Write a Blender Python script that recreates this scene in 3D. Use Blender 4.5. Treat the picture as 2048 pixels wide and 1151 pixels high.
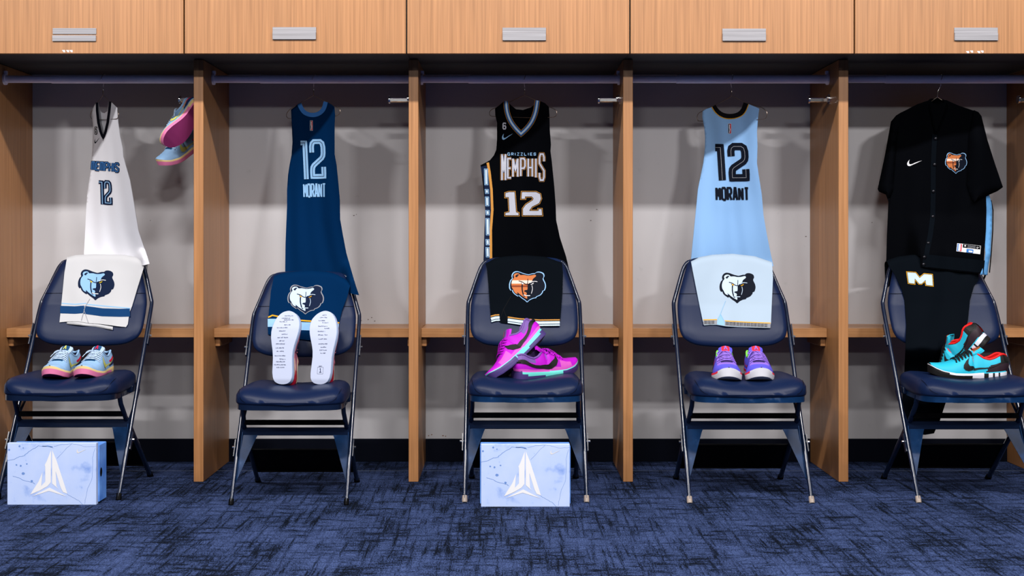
import bpy, math, random
from mathutils import Vector, Matrix, noise
from mathutils.geometry import delaunay_2d_cdt
S = bpy.context.scene
for o in list(bpy.data.objects): bpy.data.objects.remove(o)
COL = S.collection
# ------------------------------------------------------------------ camera
CD, F, VX, VY, EYE = 5.0, 2500.0, 1009.0, 486.0, 0.954
cam_d = bpy.data.cameras.new('camera'); cam = bpy.data.objects.new('camera', cam_d); COL.objects.link(cam)
cam.location = (0, -CD, EYE); cam.rotation_euler = (math.radians(90), 0, 0)
cam_d.sensor_width = 36; cam_d.lens = 36*F/2048
cam_d.shift_x = (1024-VX)/2048; cam_d.shift_y = -(575.5-VY)/2048
S.camera = cam
# ------------------------------------------------------------------ world, exposure, lights
S.view_settings.view_transform = 'Standard'; S.view_settings.look = 'None'
S.view_settings.gamma = 1; S.view_settings.use_curve_mapping = False
S.view_settings.exposure = 0.0
w = bpy.data.worlds.new('world'); S.world = w; w.use_nodes = True
w.node_tree.nodes['Background'].inputs[0].default_value = (0.75, 0.78, 1.0, 1)
w.node_tree.nodes['Background'].inputs[1].default_value = 0.007
def area(name, x, y, z, sx, sy, power, col=(1, .97, .95), tilt=0):
    l = bpy.data.lights.new(name, 'AREA'); l.shape = 'RECTANGLE'; l.size = sx; l.size_y = sy
    l.energy = power; l.color = col
    o = bpy.data.objects.new(name, l); COL.objects.link(o); o.location = (x, y, z)
    o.rotation_euler = (math.radians(tilt), 0, 0)
    return o
for x in (-3.1, -1.55, 0.0, 1.55, 3.1):
    area('ceiling_light_front', x, -2.51, 3.7, 1.1, 0.15, 108, tilt=4)
for x, p in ((-3.6, 152), (0.2, 78), (3.2, 152)):
    area('ceiling_light_middle', x, -6.05, 3.7, 0.65, 0.17, p, tilt=50)
for x in (-1.4, 1.6):
    area('ceiling_light_rear', x, -10.0, 3.7, 1.0, 0.2, 56, tilt=65)
# ------------------------------------------------------------------ materials
def s2l(c): return tuple(((v/255)/12.92 if v/255 <= .04045 else ((v/255+.055)/1.055)**2.4) for v in c)
MATS = {}
def mat(name, rgb, rough=.6, metal=0, spec=.5, coat=0, sheen=0, bump=None, lin=False):
    if name in MATS: return MATS[name]
    m = bpy.data.materials.new(name); m.use_nodes = True; nt = m.node_tree
    b = nt.nodes['Principled BSDF']
    c = rgb if lin else s2l(rgb)
    b.inputs['Base Color'].default_value = (*c, 1); b.inputs['Roughness'].default_value = rough
    b.inputs['Metallic'].default_value = metal; b.inputs['Specular IOR Level'].default_value = spec
    b.inputs['Coat Weight'].default_value = coat; b.inputs['Sheen Weight'].default_value = sheen
    if bump:
        sc, st, dist = bump
        tc = nt.nodes.new('ShaderNodeTexCoord'); n = nt.nodes.new('ShaderNodeTexNoise'); bp = nt.nodes.new('ShaderNodeBump')
        n.inputs['Scale'].default_value = sc; n.inputs['Detail'].default_value = 3
        bp.inputs['Strength'].default_value = st; bp.inputs['Distance'].default_value = dist
        nt.links.new(tc.outputs['Object'], n.inputs['Vector']); nt.links.new(n.outputs['Fac'], bp.inputs['Height'])
        nt.links.new(bp.outputs['Normal'], b.inputs['Normal'])
    MATS[name] = m; return m
def noise_mat(name, layers, rough=.6, spec=.4, bump=0.0, metal=0):
    """layers: list of (scale3, detail, [(pos,rgb)...], fac) mixed in order"""
    m = bpy.data.materials.new(name); m.use_nodes = True; nt = m.node_tree; L = nt.links
    b = nt.nodes['Principled BSDF']; b.inputs['Roughness'].default_value = rough; b.inputs['Specular IOR Level'].default_value = spec
    b.inputs['Metallic'].default_value = metal
    tc = nt.nodes.new('ShaderNodeTexCoord'); prev = None; fac0 = None
    for sc, det, stops, mode, f in layers:
        mp = nt.nodes.new('ShaderNodeMapping'); mp.inputs['Scale'].default_value = sc
        L.new(tc.outputs['Object'], mp.inputs['Vector'])
        n = nt.nodes.new('ShaderNodeTexNoise'); n.inputs['Scale'].default_value = 1; n.inputs['Detail'].default_value = det
        L.new(mp.outputs[0], n.inputs['Vector'])
        r = nt.nodes.new('ShaderNodeValToRGB'); L.new(n.outputs['Fac'], r.inputs[0])
        els = r.color_ramp.elements
        els[0].position = stops[0][0]; els[0].color = (*stops[0][1], 1); els[1].position = stops[-1][0]; els[1].color = (*stops[-1][1], 1)
        for p, c in stops[1:-1]:
            e = els.new(p); e.color = (*c, 1)
        if fac0 is None: fac0 = n
        if prev is None: prev = r.outputs[0]
        else:
            mx = nt.nodes.new('ShaderNodeMix'); mx.data_type = 'RGBA'; mx.blend_type = mode
            mx.inputs[0].default_value = f
            L.new(prev, mx.inputs[6]); L.new(r.outputs[0], mx.inputs[7]); prev = mx.outputs[2]
    L.new(prev, b.inputs['Base Color'])
    if bump:
        bp = nt.nodes.new('ShaderNodeBump'); bp.inputs['Strength'].default_value = bump; bp.inputs['Distance'].default_value = .003
        L.new(fac0.outputs['Fac'], bp.inputs['Height']); L.new(bp.outputs['Normal'], b.inputs['Normal'])
    MATS[name] = m; return m
G = lambda v: (v, v, v)
WOOD = noise_mat('wood_veneer', [((120, 120, 1.6), 3, [(.3, (.262, .115, .041)), (.7, (.375, .175, .069))], 'MIX', 1),
                                 ((420, 420, 5), 2, [(.35, G(.80)), (.65, G(1.0))], 'MULTIPLY', .8),
                                 ((6, 6, .5), 2, [(.3, G(.9)), (.7, G(1.0))], 'MULTIPLY', 1)], rough=.42, spec=.35)
WOODH = noise_mat('wood_veneer_horizontal', [((1.6, 120, 120), 3, [(.3, (.32, .150, .058)), (.7, (.42, .205, .085))], 'MIX', 1),
                                  ((5, 420, 420), 2, [(.35, G(.80)), (.65, G(1.0))], 'MULTIPLY', .8)], rough=.35, spec=.4)
def carpet_mat():
    m = bpy.data.materials.new('carpet'); m.use_nodes = True; nt = m.node_tree; L = nt.links; b = nt.nodes['Principled BSDF']
    b.inputs['Roughness'].default_value = .95; b.inputs['Specular IOR Level'].default_value = .03
    tc = nt.nodes.new('ShaderNodeTexCoord')
    def N(sc, det, ro=.6, rz=0):
        mp = nt.nodes.new('ShaderNodeMapping'); mp.inputs['Scale'].default_value = sc; mp.inputs['Rotation'].default_value = (0, 0, rz)
        L.new(tc.outputs['Object'], mp.inputs['Vector']); n = nt.nodes.new('ShaderNodeTexNoise'); n.inputs['Scale'].default_value = 1
        n.inputs['Detail'].default_value = det; n.inputs['Roughness'].default_value = ro; L.new(mp.outputs[0], n.inputs['Vector']); return n.outputs['Fac']
    def MT(op, a, c):
        x = nt.nodes.new('ShaderNodeMath'); x.operation = op
        for i, v in enumerate((a, c)):
            if isinstance(v, (int, float)): x.inputs[i].default_value = v
            else: L.new(v, x.inputs[i])
        return x.outputs[0]
    v1 = N((58, 3.2, 1), 7, .72); v2 = N((8, 30, 1), 7, .72); big = N((4.5, 2.6, 1), 3); fine = N((260, 70, 1), 3, .8); thr = N((25, 260, 1), 2)
    v = MT('ADD', MT('MINIMUM', v1, v2), MT('MULTIPLY', MT('SUBTRACT', big, .5), .40)); v = MT('ADD', v, MT('MULTIPLY', MT('SUBTRACT', fine, .5), .42))
    r = nt.nodes.new('ShaderNodeValToRGB'); e = r.color_ramp.elements; L.new(v, r.inputs[0])
    e[0].position = .375; e[0].color = (.0025, .0040, .0085, 1); e[1].position = .62; e[1].color = (.033, .051, .126, 1)
    q = e.new(.43); q.color = (.0075, .0125, .031, 1); q = e.new(.48); q.color = (.0165, .0265, .068, 1)
    f = MT('ADD', MT('MULTIPLY', fine, 2.2), -.1); f = MT('MULTIPLY', f, MT('ADD', MT('MULTIPLY', thr, .8), .6))
    mx = nt.nodes.new('ShaderNodeMix'); mx.data_type = 'RGBA'; mx.blend_type = 'MULTIPLY'; mx.inputs[0].default_value = 1
    L.new(r.outputs[0], mx.inputs[6]); L.new(f, mx.inputs[7]); L.new(mx.outputs[2], b.inputs['Base Color'])
    bp = nt.nodes.new('ShaderNodeBump'); bp.inputs['Strength'].default_value = .4; bp.inputs['Distance'].default_value = .004
    L.new(fine, bp.inputs['Height']); L.new(bp.outputs['Normal'], b.inputs['Normal']); return m
CARPET = carpet_mat()
WALLM = noise_mat('painted_wall', [((3, 3, 3), 3, [(.3, (.455, .447, .466)), (.7, (.49, .482, .50))], 'MIX', 1),
                                   ((28, 28, 28), 2, [(.22, G(.85)), (.30, G(1.0))], 'MULTIPLY', .5)], rough=.7, spec=.25)
BRUSH = noise_mat('brushed_metal', [((3, 8, 500), 3, [(.3, (.15, .145, .155)), (.7, (.27, .265, .285))], 'MIX', 1)], rough=.5)
CHIPS = noise_mat('navy_painted_steel', [((14, 14, 14), 6, [(.40, (.0022, .012, .040)), (.60, (.004, .021, .068)), (.78, (.05, .08, .14))], 'MIX', 1)], rough=.3, spec=.07)
BOXM = noise_mat('cracked_blue_print', [((12, 12, 12), 5, [(.30, (.17, .27, .58)), (.42, (.36, .45, .69)), (.7, (.40, .48, .69))], 'MIX', 1),
                                   ((70, 70, 70), 4, [(.26, (.55, .68, .9)), (.34, (1, 1, 1))], 'MULTIPLY', .8)], rough=.35)
BOXD = noise_mat('dark_blue_print', [((14, 14, 14), 5, [(.30, (.05, .16, .55)), (.7, (.14, .33, .80))], 'MIX', 1)], rough=.35)
LEATHER = mat('navy_vinyl', (.0036, .0092, .0345), .38, lin=True, spec=.12, bump=(260, .07, .002))
STEEL = mat('navy_enamel', (.0028, .007, .022), .2, lin=True, spec=.3, coat=.1)
BLACK = mat('black_metal', (.001, .001, .0015), .5, lin=True, spec=.05)
CHROME = mat('chrome', (.8, .8, .82), .12, metal=1, lin=True)
RODM = mat('rod_enamel', (.90, .84, .95), .35, lin=True, spec=.6)
DARKP = mat('cabinet_shade_tone', (.012, .012, .014), .6, lin=True)  # near-black base colour carries the shade under the overhead cabinets
BASEB = mat('navy_rubber', (.0025, .0035, .008), .6, lin=True, spec=.05)
RUBBER = mat('worn_cap', (.25, .2, .17), .6, lin=True)
WIRE = mat('hanger_wire', (.22, .17, .14), .3, metal=.9, lin=True)
FAB = dict(sheen=0.0, bump=(900, .25, .0006))
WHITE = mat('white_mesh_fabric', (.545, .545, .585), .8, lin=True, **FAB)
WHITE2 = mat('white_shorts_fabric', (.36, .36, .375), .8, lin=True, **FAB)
NAVYF = mat('navy_mesh_fabric', (.0004, .0125, .048), .75, lin=True, spec=.01, bump=(900, .25, .0006))
BLACKF = mat('black_mesh_fabric', (.0010, .0012, .0019), .8, lin=True, spec=.01, bump=(900, .25, .0006))
BLACKS = mat('black_shorts_fabric', (.0018, .0028, .0045), .8, lin=True, spec=.01, bump=(900, .25, .0006))
SKYF = mat('sky_blue_mesh_fabric', (.148, .285, .50), .8, lin=True, **FAB)
PALEF = mat('pale_blue_fabric', (.255, .325, .405), .8, lin=True, **FAB)
def ink(name, rgb, rough=.7): return mat(name, tuple(v*.60 for v in s2l(rgb)), rough, spec=.08, lin=True)
I_NAVY = ink('ink_navy', (10, 28, 60)); I_DK = ink('ink_dark_navy', (6, 14, 30)); I_BLUE = ink('ink_blue', (70, 130, 200))
I_SKY = ink('ink_sky', (150, 196, 240)); I_PALE = ink('ink_pale', (205, 226, 246)); I_WHITE = ink('ink_white', (238, 238, 242))
I_GOLD = ink('ink_gold', (238, 172, 30)); I_COP = ink('ink_copper', (206, 120, 70)); I_COPL = ink('ink_copper_light', (250, 222, 205))
I_COPD = ink('ink_copper_dark', (140, 66, 38)); I_OR = ink('ink_orange', (205, 145, 70)); I_SIL = ink('ink_silver', (196, 198, 212))
I_BLK = ink('ink_black', (8, 8, 12)); I_RED = ink('ink_red', (205, 30, 55)); I_YEL = ink('ink_yellow', (235, 200, 20)); I_TEAL = ink('ink_teal_blue', (8, 60, 110))
I_GREY = ink('ink_grey', (150, 152, 160)); I_PEN = ink('ink_pen', (40, 50, 90)); I_SBLUE = ink('ink_shirt_blue', (60, 120, 195))
# ------------------------------------------------------------------ helpers
def P(px, py, y):
    d = CD+y
    return Vector(((px-VX)*d/F, y, EYE-(py-VY)*d/F))
class MB:
    def __init__(s): s.v = []; s.f = []; s.m = []
    def add(s, vs, fs, mi=0):
        b = len(s.v); s.v += [tuple(v) for v in vs]; s.f += [tuple(b+i for i in f) for f in fs]; s.m += [mi]*len(fs); return s
    def box(s, x0, x1, y0, y1, z0, z1, mi=0, bev=0.0):
        if bev <= 0:
            vs = [(x, y, z) for z in (z0, z1) for y in (y0, y1) for x in (x0, x1)]
            return s.add(vs, [(0, 2, 3, 1), (4, 5, 7, 6), (0, 1, 5, 4), (2, 6, 7, 3), (0, 4, 6, 2), (1, 3, 7, 5)], mi)
        b = bev; vs = []
        for (zz, k) in ((z0, b), (z0+b, 0), (z1-b, 0), (z1, b)):
            X0, X1, Y0, Y1 = x0+k, x1-k, y0+k, y1-k; c = b if k == 0 else b*.6
            vs += [(X0+c, Y0, zz), (X1-c, Y0, zz), (X1, Y0+c, zz), (X1, Y1-c, zz), (X1-c, Y1, zz), (X0+c, Y1, zz), (X0, Y1-c, zz), (X0, Y0+c, zz)]
        fs = [tuple(range(7, -1, -1)), tuple(range(24, 32))]
        for r in range(3):
            for i in range(8): j = (i+1) % 8; fs.append((r*8+i, r*8+j, r*8+8+j, r*8+8+i))
        return s.add(vs, fs, mi)
    def tube(s, pts, r, n=8, mi=0, closed=False, flat=1.0, cap=True):
        pts = [Vector(p) for p in pts]; N = len(pts); rs = r if isinstance(r, (list, tuple)) else [r]*N
        vs = []; up = Vector((0, 0, 1)); prev = None
        for i, p in enumerate(pts):
            a = pts[(i-1) % N] if (closed or i > 0) else p; c = pts[(i+1) % N] if (closed or i < N-1) else p
            t = (c-a).normalized() if (c-a).length > 1e-9 else Vector((0, 0, 1))
            if prev is None:
                q = t.cross(up)
                if q.length < 1e-3: q = t.cross(Vector((0, 1, 0)))
            else: q = prev-t*prev.dot(t)
            q.normalize(); prev = q; h = t.cross(q)
            for k in range(n):
                an = 2*math.pi*k/n
                vs.append(p+q*math.cos(an)*rs[i]+h*math.sin(an)*rs[i]*flat)
        fs = []
        for i in range(N if closed else N-1):
            j = (i+1) % N
            for k in range(n): l = (k+1) % n; fs.append((i*n+k, i*n+l, j*n+l, j*n+k))
        if not closed and cap: fs.append(tuple(range(n-1, -1, -1))); fs.append(tuple((N-1)*n+k for k in range(n)))
        return s.add(vs, fs, mi)
    def grid(s, rows, mi=0, closed=False, mif=None):
        n = len(rows[0]); b = len(s.v)
        for r in rows: s.v += [tuple(p) for p in r]
        for i in range(len(rows)-1):
            for k in range(n if closed else n-1):
                l = (k+1) % n
                s.f.append((b+i*n+k, b+i*n+l, b+(i+1)*n+l, b+(i+1)*n+k)); s.m.append(mif(i, k) if mif else mi)
        return s
    def build(s, name, mats, parent=None, smooth=False, **tags):
        me = bpy.data.meshes.new(name); me.from_pydata(s.v, [], s.f)
        for m in (mats if isinstance(mats, (list, tuple)) else [mats]): me.materials.append(m)
        me.polygons.foreach_set('material_index', s.m)
        if smooth: me.polygons.foreach_set('use_smooth', [True]*len(s.f))
        me.validate(); me.update()
        o = bpy.data.objects.new(name, me); COL.objects.link(o)
        if parent is not None:
            o.parent = parent; 
            o.matrix_parent_inverse = parent.matrix_world.inverted() if tags.pop('world', False) else Matrix()
        tags.pop('world', None)
        for k, v in tags.items(): o[k] = v
        return o
def recalc(o, angle=None):
    import bmesh
    bm = bmesh.new(); bm.from_mesh(o.data); bmesh.ops.recalc_face_normals(bm, faces=bm.faces); bm.to_mesh(o.data); bm.free()
    if angle:
        bpy_me = o.data
        try: bpy_me.set_sharp_from_angle(angle=math.radians(angle))
        except Exception: pass
    return o
def thing(name, loc, label, cat, group=None, rz=0):
    o = bpy.data.objects.new(name, None); COL.objects.link(o); o.location = loc; o.rotation_euler = (0, 0, rz)
    o.matrix_world = Matrix.Translation(loc) @ Matrix.Rotation(rz, 4, 'Z')
    o.empty_display_size = .05; o['label'] = label; o['category'] = cat
    if group: o['group'] = group
    return o
def sub(mb, name, mats, parent, smooth=False, angle=None, **tags):
    """mesh in world coordinates, parented to a translated empty"""
    inv = parent.matrix_world.inverted(); mb.v = [tuple(inv @ Vector(v)) for v in mb.v]
    o = mb.build(name, mats, parent, smooth, **tags); o.matrix_world = parent.matrix_world.copy(); return recalc(o, angle) 
def smooth_curve(pts, n=6, closed=False):
    out = []; N = len(pts)
    rng = range(N) if closed else range(N-1)
    for i in rng:
        p1, p2 = Vector(pts[i]), Vector(pts[(i+1) % N])
        p0 = Vector(pts[(i-1) % N]) if (closed or i > 0) else p1; p3 = Vector(pts[(i+2) % N]) if (closed or i < N-2) else p2
        for k in range(n):
            t = k/n
            out.append(.5*((2*p1)+(p2-p0)*t+(2*p0-5*p1+4*p2-p3)*t*t+(3*p1-p0-3*p2+p3)*t**3))
    if not closed: out.append(Vector(pts[-1]))
    return out
def inside(pt, poly):
    x, y = pt; c = False; n = len(poly)
    for i in range(n):
        x1, y1 = poly[i]; x2, y2 = poly[(i+1) % n]
        if (y1 > y) != (y2 > y) and x < (x2-x1)*(y-y1)/(y2-y1)+x1: c = not c
    return c
def cdt(poly, step):
    """triangulate a 2-D outline with inner points; returns pts, tris, boundary loop"""
    b = []
    n = len(poly)
    for i in range(n):
        p, q = Vector(poly[i]), Vector(poly[(i+1) % n]); k = max(1, int((q-p).length/step+.5))
        for j in range(k): b.append(p+(q-p)*j/k)
    nb = len(b); pts = list(b)
    x0 = min(p.x for p in b); x1 = max(p.x for p in b); y0 = min(p.y for p in b); y1 = max(p.y for p in b)
    bl = [tuple(p) for p in b]
    gy = y0+step*.5; r = 0
    while gy < y1:
        gx = x0+step*.5+(step*.5 if r % 2 else 0)
        while gx < x1:
            if inside((gx, gy), bl) and min((gx-p[0])**2+(gy-p[1])**2 for p in bl) > (step*.45)**2: pts.append(Vector((gx, gy)))
            gx += step
        gy += step*.9; r += 1
    res = delaunay_2d_cdt([Vector(p[:2]) for p in pts], [(i, (i+1) % nb) for i in range(nb)], [list(range(nb))], 1, 1e-5)
    return res[0], [f for f in res[2]], res[1]
def sheet(mb, poly, M, step=8, off=(0, 0, 0), thick=None, mi=0):
    vs, fs, _ = cdt(poly, step)
    off = Vector(off); w3 = [M(v.x, v.y)+off for v in vs]
    if thick is None: mb.add(w3, fs, mi); return mb
    n = len(w3); w4 = [p+Vector((0, thick, 0)) for p in w3]
    cnt = {}
    for f in fs:
        for i in range(len(f)):
            a, b = f[i], f[(i+1) % len(f)]; cnt[(a, b)] = 1
    side = [(b, a, a+n, b+n) for (a, b) in cnt if (b, a) not in cnt]
    mb.add(w3+w4, list(fs)+[tuple(n+i for i in reversed(f)) for f in fs]+side, mi); return mb
def sribbon(mb, pts, wd, M, off=(0, 0, 0), mi=0, step=4): return ribbon(mb, [tuple(p) for p in smooth_curve(pts, 4)], wd, M, off, mi, step=step)
def ribbon(mb, pts, wd, M, off=(0, 0, 0), mi=0, closed=False, step=5):
    pts = [Vector(p[:2]) for p in pts]
    if closed: pts = pts+[pts[0]]
    d = []
    for i in range(len(pts)-1):
        k = max(1, int((pts[i+1]-pts[i]).length/step))
        for j in range(k): d.append(pts[i]+(pts[i+1]-pts[i])*j/k)
    d.append(pts[-1]); N = len(d); L = []; R = []
    for i in range(N):
        if closed: a = d[i-1] if i > 0 else d[-2]; c = d[i+1] if i < N-1 else d[1]
        else: a = d[max(0, i-1)]; c = d[min(N-1, i+1)]
        t1 = (d[i]-a); t2 = (c-d[i])
        t1 = t1.normalized() if t1.length > 1e-6 else t2.normalized(); t2 = t2.normalized() if t2.length > 1e-6 else t1
        n1 = Vector((-t1.y, t1.x)); n2 = Vector((-t2.y, t2.x)); m = n1+n2
        m = m.normalized() if m.length > 1e-4 else n1
        k = wd/2/max(.78, m.dot(n1)); L.append(d[i]+m*k); R.append(d[i]-m*k)
    off = Vector(off)
    na = max(1, math.ceil(wd/step*1.2)) if step >= 3 else 1
    mb.grid([[M(*(p+(q-p)*(k/na))[:2])+off for p, q in zip(L, R)] for k in range(na+1)], mi); return mb
GL = {'M': [[(0, 0), (0, 1)], [(1, 0), (1, 1)], [(.1, .94), (.5, .32), (.9, .94)]], 'E': [[(1, 1), (0, 1), (0, 0), (1, 0)], [(0, .5), (.85, .5)]],
 'P': [[(0, 0), (0, 1), (.75, 1), (1, .88), (1, .58), (.75, .45), (0, .45)]], 'H': [[(0, 0), (0, 1)], [(1, 0), (1, 1)], [(0, .5), (1, .5)]],
 'I': [[(.5, 0), (.5, 1)]], 'S': [[(1, .72), (1, .88), (.78, 1), (.22, 1), (0, .88), (0, .64), (1, .36), (1, .12), (.78, 0), (.22, 0), (0, .12), (0, .28)]],
 'O': [[(.25, 0), (0, .14), (0, .86), (.25, 1), (.75, 1), (1, .86), (1, .14), (.75, 0), (.25, 0)]],
 'R': [[(0, 0), (0, 1), (.75, 1), (1, .88), (1, .6), (.75, .47), (0, .47)], [(.5, .47), (1, 0)]],
 'A': [[(0, 0), (.38, 1), (.62, 1), (1, 0)], [(.2, .28), (.8, .28)]], 'N': [[(0, 0), (0, 1)], [(1, 0), (1, 1)], [(.08, .95), (.92, .05)]], 'T': [[(.5, 0), (.5, 1)], [(0, 1), (1, 1)]],
 'G': [[(1, .78), (.8, 1), (.2, 1), (0, .85), (0, .15), (.2, 0), (1, 0), (1, .45), (.6, .45)]], 'Z': [[(0, 1), (1, 1), (0, 0), (1, 0)]], 'L': [[(0, 1), (0, 0), (1, 0)]],
 'D': [[(0, 0), (0, 1), (.7, 1), (1, .8), (1, .2), (.7, 0), (0, 0)]], 'Y': [[(0, 1), (.5, .5), (1, 1)], [(.5, .5), (.5, 0)]],
 '1': [[(-.55, .93), (.62, .93), (.62, -.07)]], 'm': [[(0, 0), (0, 1), (.8, 1), (1, .9), (1, 0)], [(.5, 0), (.5, 1)]],
 '2': [[(0, .66), (0, .82), (.06, .91), (.22, .96), (.75, .96), (.93, .91), (1, .80), (1, .64), (.96, .56), (.85, .50), (.15, .31), (.04, .25), (0, .16), (0, 0), (1.0, 0), (1, .26)]],
 '6': [[(1, .85), (.8, 1), (.2, 1), (0, .85), (0, .15), (.2, 0), (.8, 0), (1, .15), (1, .4), (.8, .55), (0, .5)]]}
def bil(q, u, v):  # q = TL,TR,BR,BL ; v up
    a = Vector(q[0])*(1-u)+Vector(q[1])*u; b = Vector(q[3])*(1-u)+Vector(q[2])*u; return b*(1-v)+a*v
def text(mb, s, q, M, styles, gap=.28, y_off=-.0024, widths=None, arch=None):
    """styles: list of (stroke px, mat index, extra offset)"""
    n = len(s); ws = [(widths or {}).get(c, .12 if c == 'I' else 1.0) for c in s]; tot = sum(ws)+gap*(n-1)
    x = 0; W = (Vector(q[1])-Vector(q[0])).length
    for c, wc in zip(s, ws):
        for st in GL.get(c, []):
            for (wd, mi, eo) in styles:
                h = styles[0][0]/2; hx = h/W; hy = h/(Vector(q[3])-Vector(q[0])).length
                pts = []
                for (a, b) in st:
                    u = (x+(wc*a))/tot; u = u*(1-2*hx)+hx; v = b*(1-2*hy)+hy
                    if arch: v = v*(1-arch(u))+arch(u)
                    pts.append(bil(q, u, v))
                ribbon(mb, pts, wd, M, (0, y_off-eo, 0), mi)
        x += wc+gap
SW = [(1, .44), (.62, .30), (.36, .17), (.24, .13), (.15, .16), (.12, .25), (.14, .38), (.17, .47), (.08, .37), (.01, .24), (0, .12), (.04, .04), (.12, 0), (.22, .02), (.34, .08)]
def swoosh(mb, q, M, mi=0, off=-.001, step=4):
    sheet(mb, [tuple(bil(q, a, b/.47)) for a, b in SW], M, step, (0, off, 0), None, mi)
BO = [(620, 345), (545, 325), (512, 312), (480, 302), (440, 300), (405, 318), (385, 350), (382, 380), (388, 402), (365, 430), (350, 470), (345, 510), (350, 555), (370, 582), (385, 575), (400, 610), (430, 640), (475, 668), (482, 655), (530, 695), (575, 725), (608, 752), (640, 725), (690, 700), (738, 690), (745, 675), (800, 650), (833, 612), (838, 590), (865, 575), (880, 520), (872, 470), (850, 425), (845, 400), (858, 370), (850, 335), (820, 314), (780, 305), (745, 310), (720, 328), (690, 330), (650, 340)]
BF = [(415, 352), (430, 336), (460, 328), (490, 335), (508, 355), (560, 354), (615, 364), (670, 360), (722, 350), (735, 372), (705, 398), (686, 420), (680, 442), (640, 470), (614, 496), (612, 560), (600, 580), (614, 600), (596, 640), (600, 660), (606, 668), (606, 700), (570, 682), (520, 650), (475, 612), (462, 603), (468, 630), (430, 612), (402, 560), (385, 530), (380, 480), (392, 430), (418, 392), (412, 368)]
def bear(mb, box, M, cols, step=4, rot=0, base_off=0):
    """cols: border, navy, face, eye, line; face3 bands optional. box = px rect for outline"""
    x0, y0, x1, y1 = box
    cx, cy = (x0+x1)/2, (y0+y1)/2; c, s = math.cos(rot), math.sin(rot)
    def T(p):
        u = (p[0]-345)/535-.5; v = (p[1]-300)/452-.5; X = u*(x1-x0); Y = v*(y1-y0)
        return (cx+X*c-Y*s, cy+X*s+Y*c)
    BOs = [tuple(p) for p in smooth_curve(BO, 3, True)]; BFs = [tuple(p) for p in smooth_curve(BF, 3, True)]
    def inset(k): return [(612+(p[0]-612)*k, 515+(p[1]-515)*k) for p in BOs]
    o = base_off
    sheet(mb, [T(p) for p in BOs], M, step, (0, -.0008-o, 0), None, cols[0])
    sheet(mb, [T(p) for p in inset(.945)], M, step, (0, -.0013-o, 0), None, cols[1])
    sheet(mb, [T(p) for p in BFs], M, step, (0, -.0018-o, 0), None, cols[2])
    if len(cols) > 5:
        def clip(ya, yb):
            out = []; pl = BF
            for lim, sg in ((ya, 1), (yb, -1)):
                new = []
                for i in range(len(pl)):
                    a, b = pl[i], pl[(i+1) % len(pl)]; ia = (a[1]-lim)*sg >= 0; ib = (b[1]-lim)*sg >= 0
                    if ia: new.append(a)
                    if ia != ib: t = (lim-a[1])/(b[1]-a[1]); new.append((a[0]+(b[0]-a[0])*t, lim))
                pl = new
            return pl
        bl = [clip(432, 480), clip(505, 530)]
        sheet(mb, [T(p) for p in bl[0] if p[0] < 690], M, step, (0, -.0021-o, 0), None, cols[5])
        sheet(mb, [T(p) for p in bl[1]], M, step, (0, -.0021-o, 0), None, cols[6])
    k = (x1-x0)/535
    def ln(pts, wd, mi, e=.0025): ribbon(mb, [T(p) for p in smooth_curve(pts, 4)], wd*k, M, (0, -e-o, 0), mi, step=4)
    ln([(438, 378), (462, 356), (486, 352)], 16, cols[1]); ln([(450, 384), (470, 366)], 12, cols[1])
    ln([(617, 408), (616, 450), (610, 492)], 9, cols[1]); ln([(484, 440), (535, 455), (570, 480), (606, 492), (640, 486), (668, 468), (700, 458)], 11, cols[1])
    ln([(520, 462), (540, 486)], 12, cols[1]); ln([(536, 488), (536, 570), (556, 648), (575, 662)], 17, cols[1])
    sheet(mb, [T(p) for p in [(562, 582), (592, 572), (625, 580), (660, 590), (655, 625), (625, 640), (600, 618), (590, 600), (572, 600)]], M, step, (0, -.0025-o, 0), None, cols[1])
    ln([(556, 645), (600, 654), (650, 655)], 11, cols[4], .003); ln([(676, 505), (684, 560), (668, 625)], 7, cols[4], .003)
    ln([(650, 468), (700, 447), (755, 452)], 8, cols[4], .003)
    sheet(mb, [T(p) for p in [(524, 460), (560, 480), (548, 492), (532, 484)]], M, step, (0, -.0032-o, 0), None, cols[3])
    sheet(mb, [T(p) for p in [(655, 492), (706, 464), (694, 484), (664, 496)]], M, step, (0, -.0032-o, 0), None, cols[3])
# ------------------------------------------------------------------ setting
def struct(name, mb, m, **k):
    o = mb.build(name, m); o['kind'] = 'structure'; recalc(o)
    for a, b in k.items(): o[a] = b
    return o
struct('floor', MB().box(-4.5, 4.5, -11, .47, -.05, 0), CARPET)
struct('wall_back', MB().box(-4, 4, .47, .57, 0, 2.9), WALLM)
struct('baseboard_back', MB().box(-3.2, 3.2, .462, .47, 0, .1, bev=.003), BASEB)
sm = MB().box(-3.2, 3.2, .2405, .2425, 0, .0012); struct('trim_1', sm, mat('carpet_seam', (70, 80, 105), .8))
divs = [-33, 397, 827, 1256, 1687, 2117]
DX = [(p-VX)/500 for p in divs]; HT = .0195
wl = ['leftmost locker divider, at the left edge beside the white jersey', 'wooden locker divider between white jersey bay and navy jersey bay', 'wooden locker divider between navy jersey bay and black jersey bay',
      'wooden locker divider between black jersey bay and sky blue jersey bay', 'wooden locker divider between sky blue jersey bay and black jacket bay', 'rightmost locker divider, a dark strip at the right picture edge']
for x, l in zip(DX, wl):
    m = MB().box(x-HT, x+HT, 0, .469, 0, 1.688, bev=.0015)
    o = m.build('locker_divider', WOOD); recalc(o); o['label'] = l; o['category'] = 'divider'; o['group'] = 'wooden locker dividers'
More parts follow.
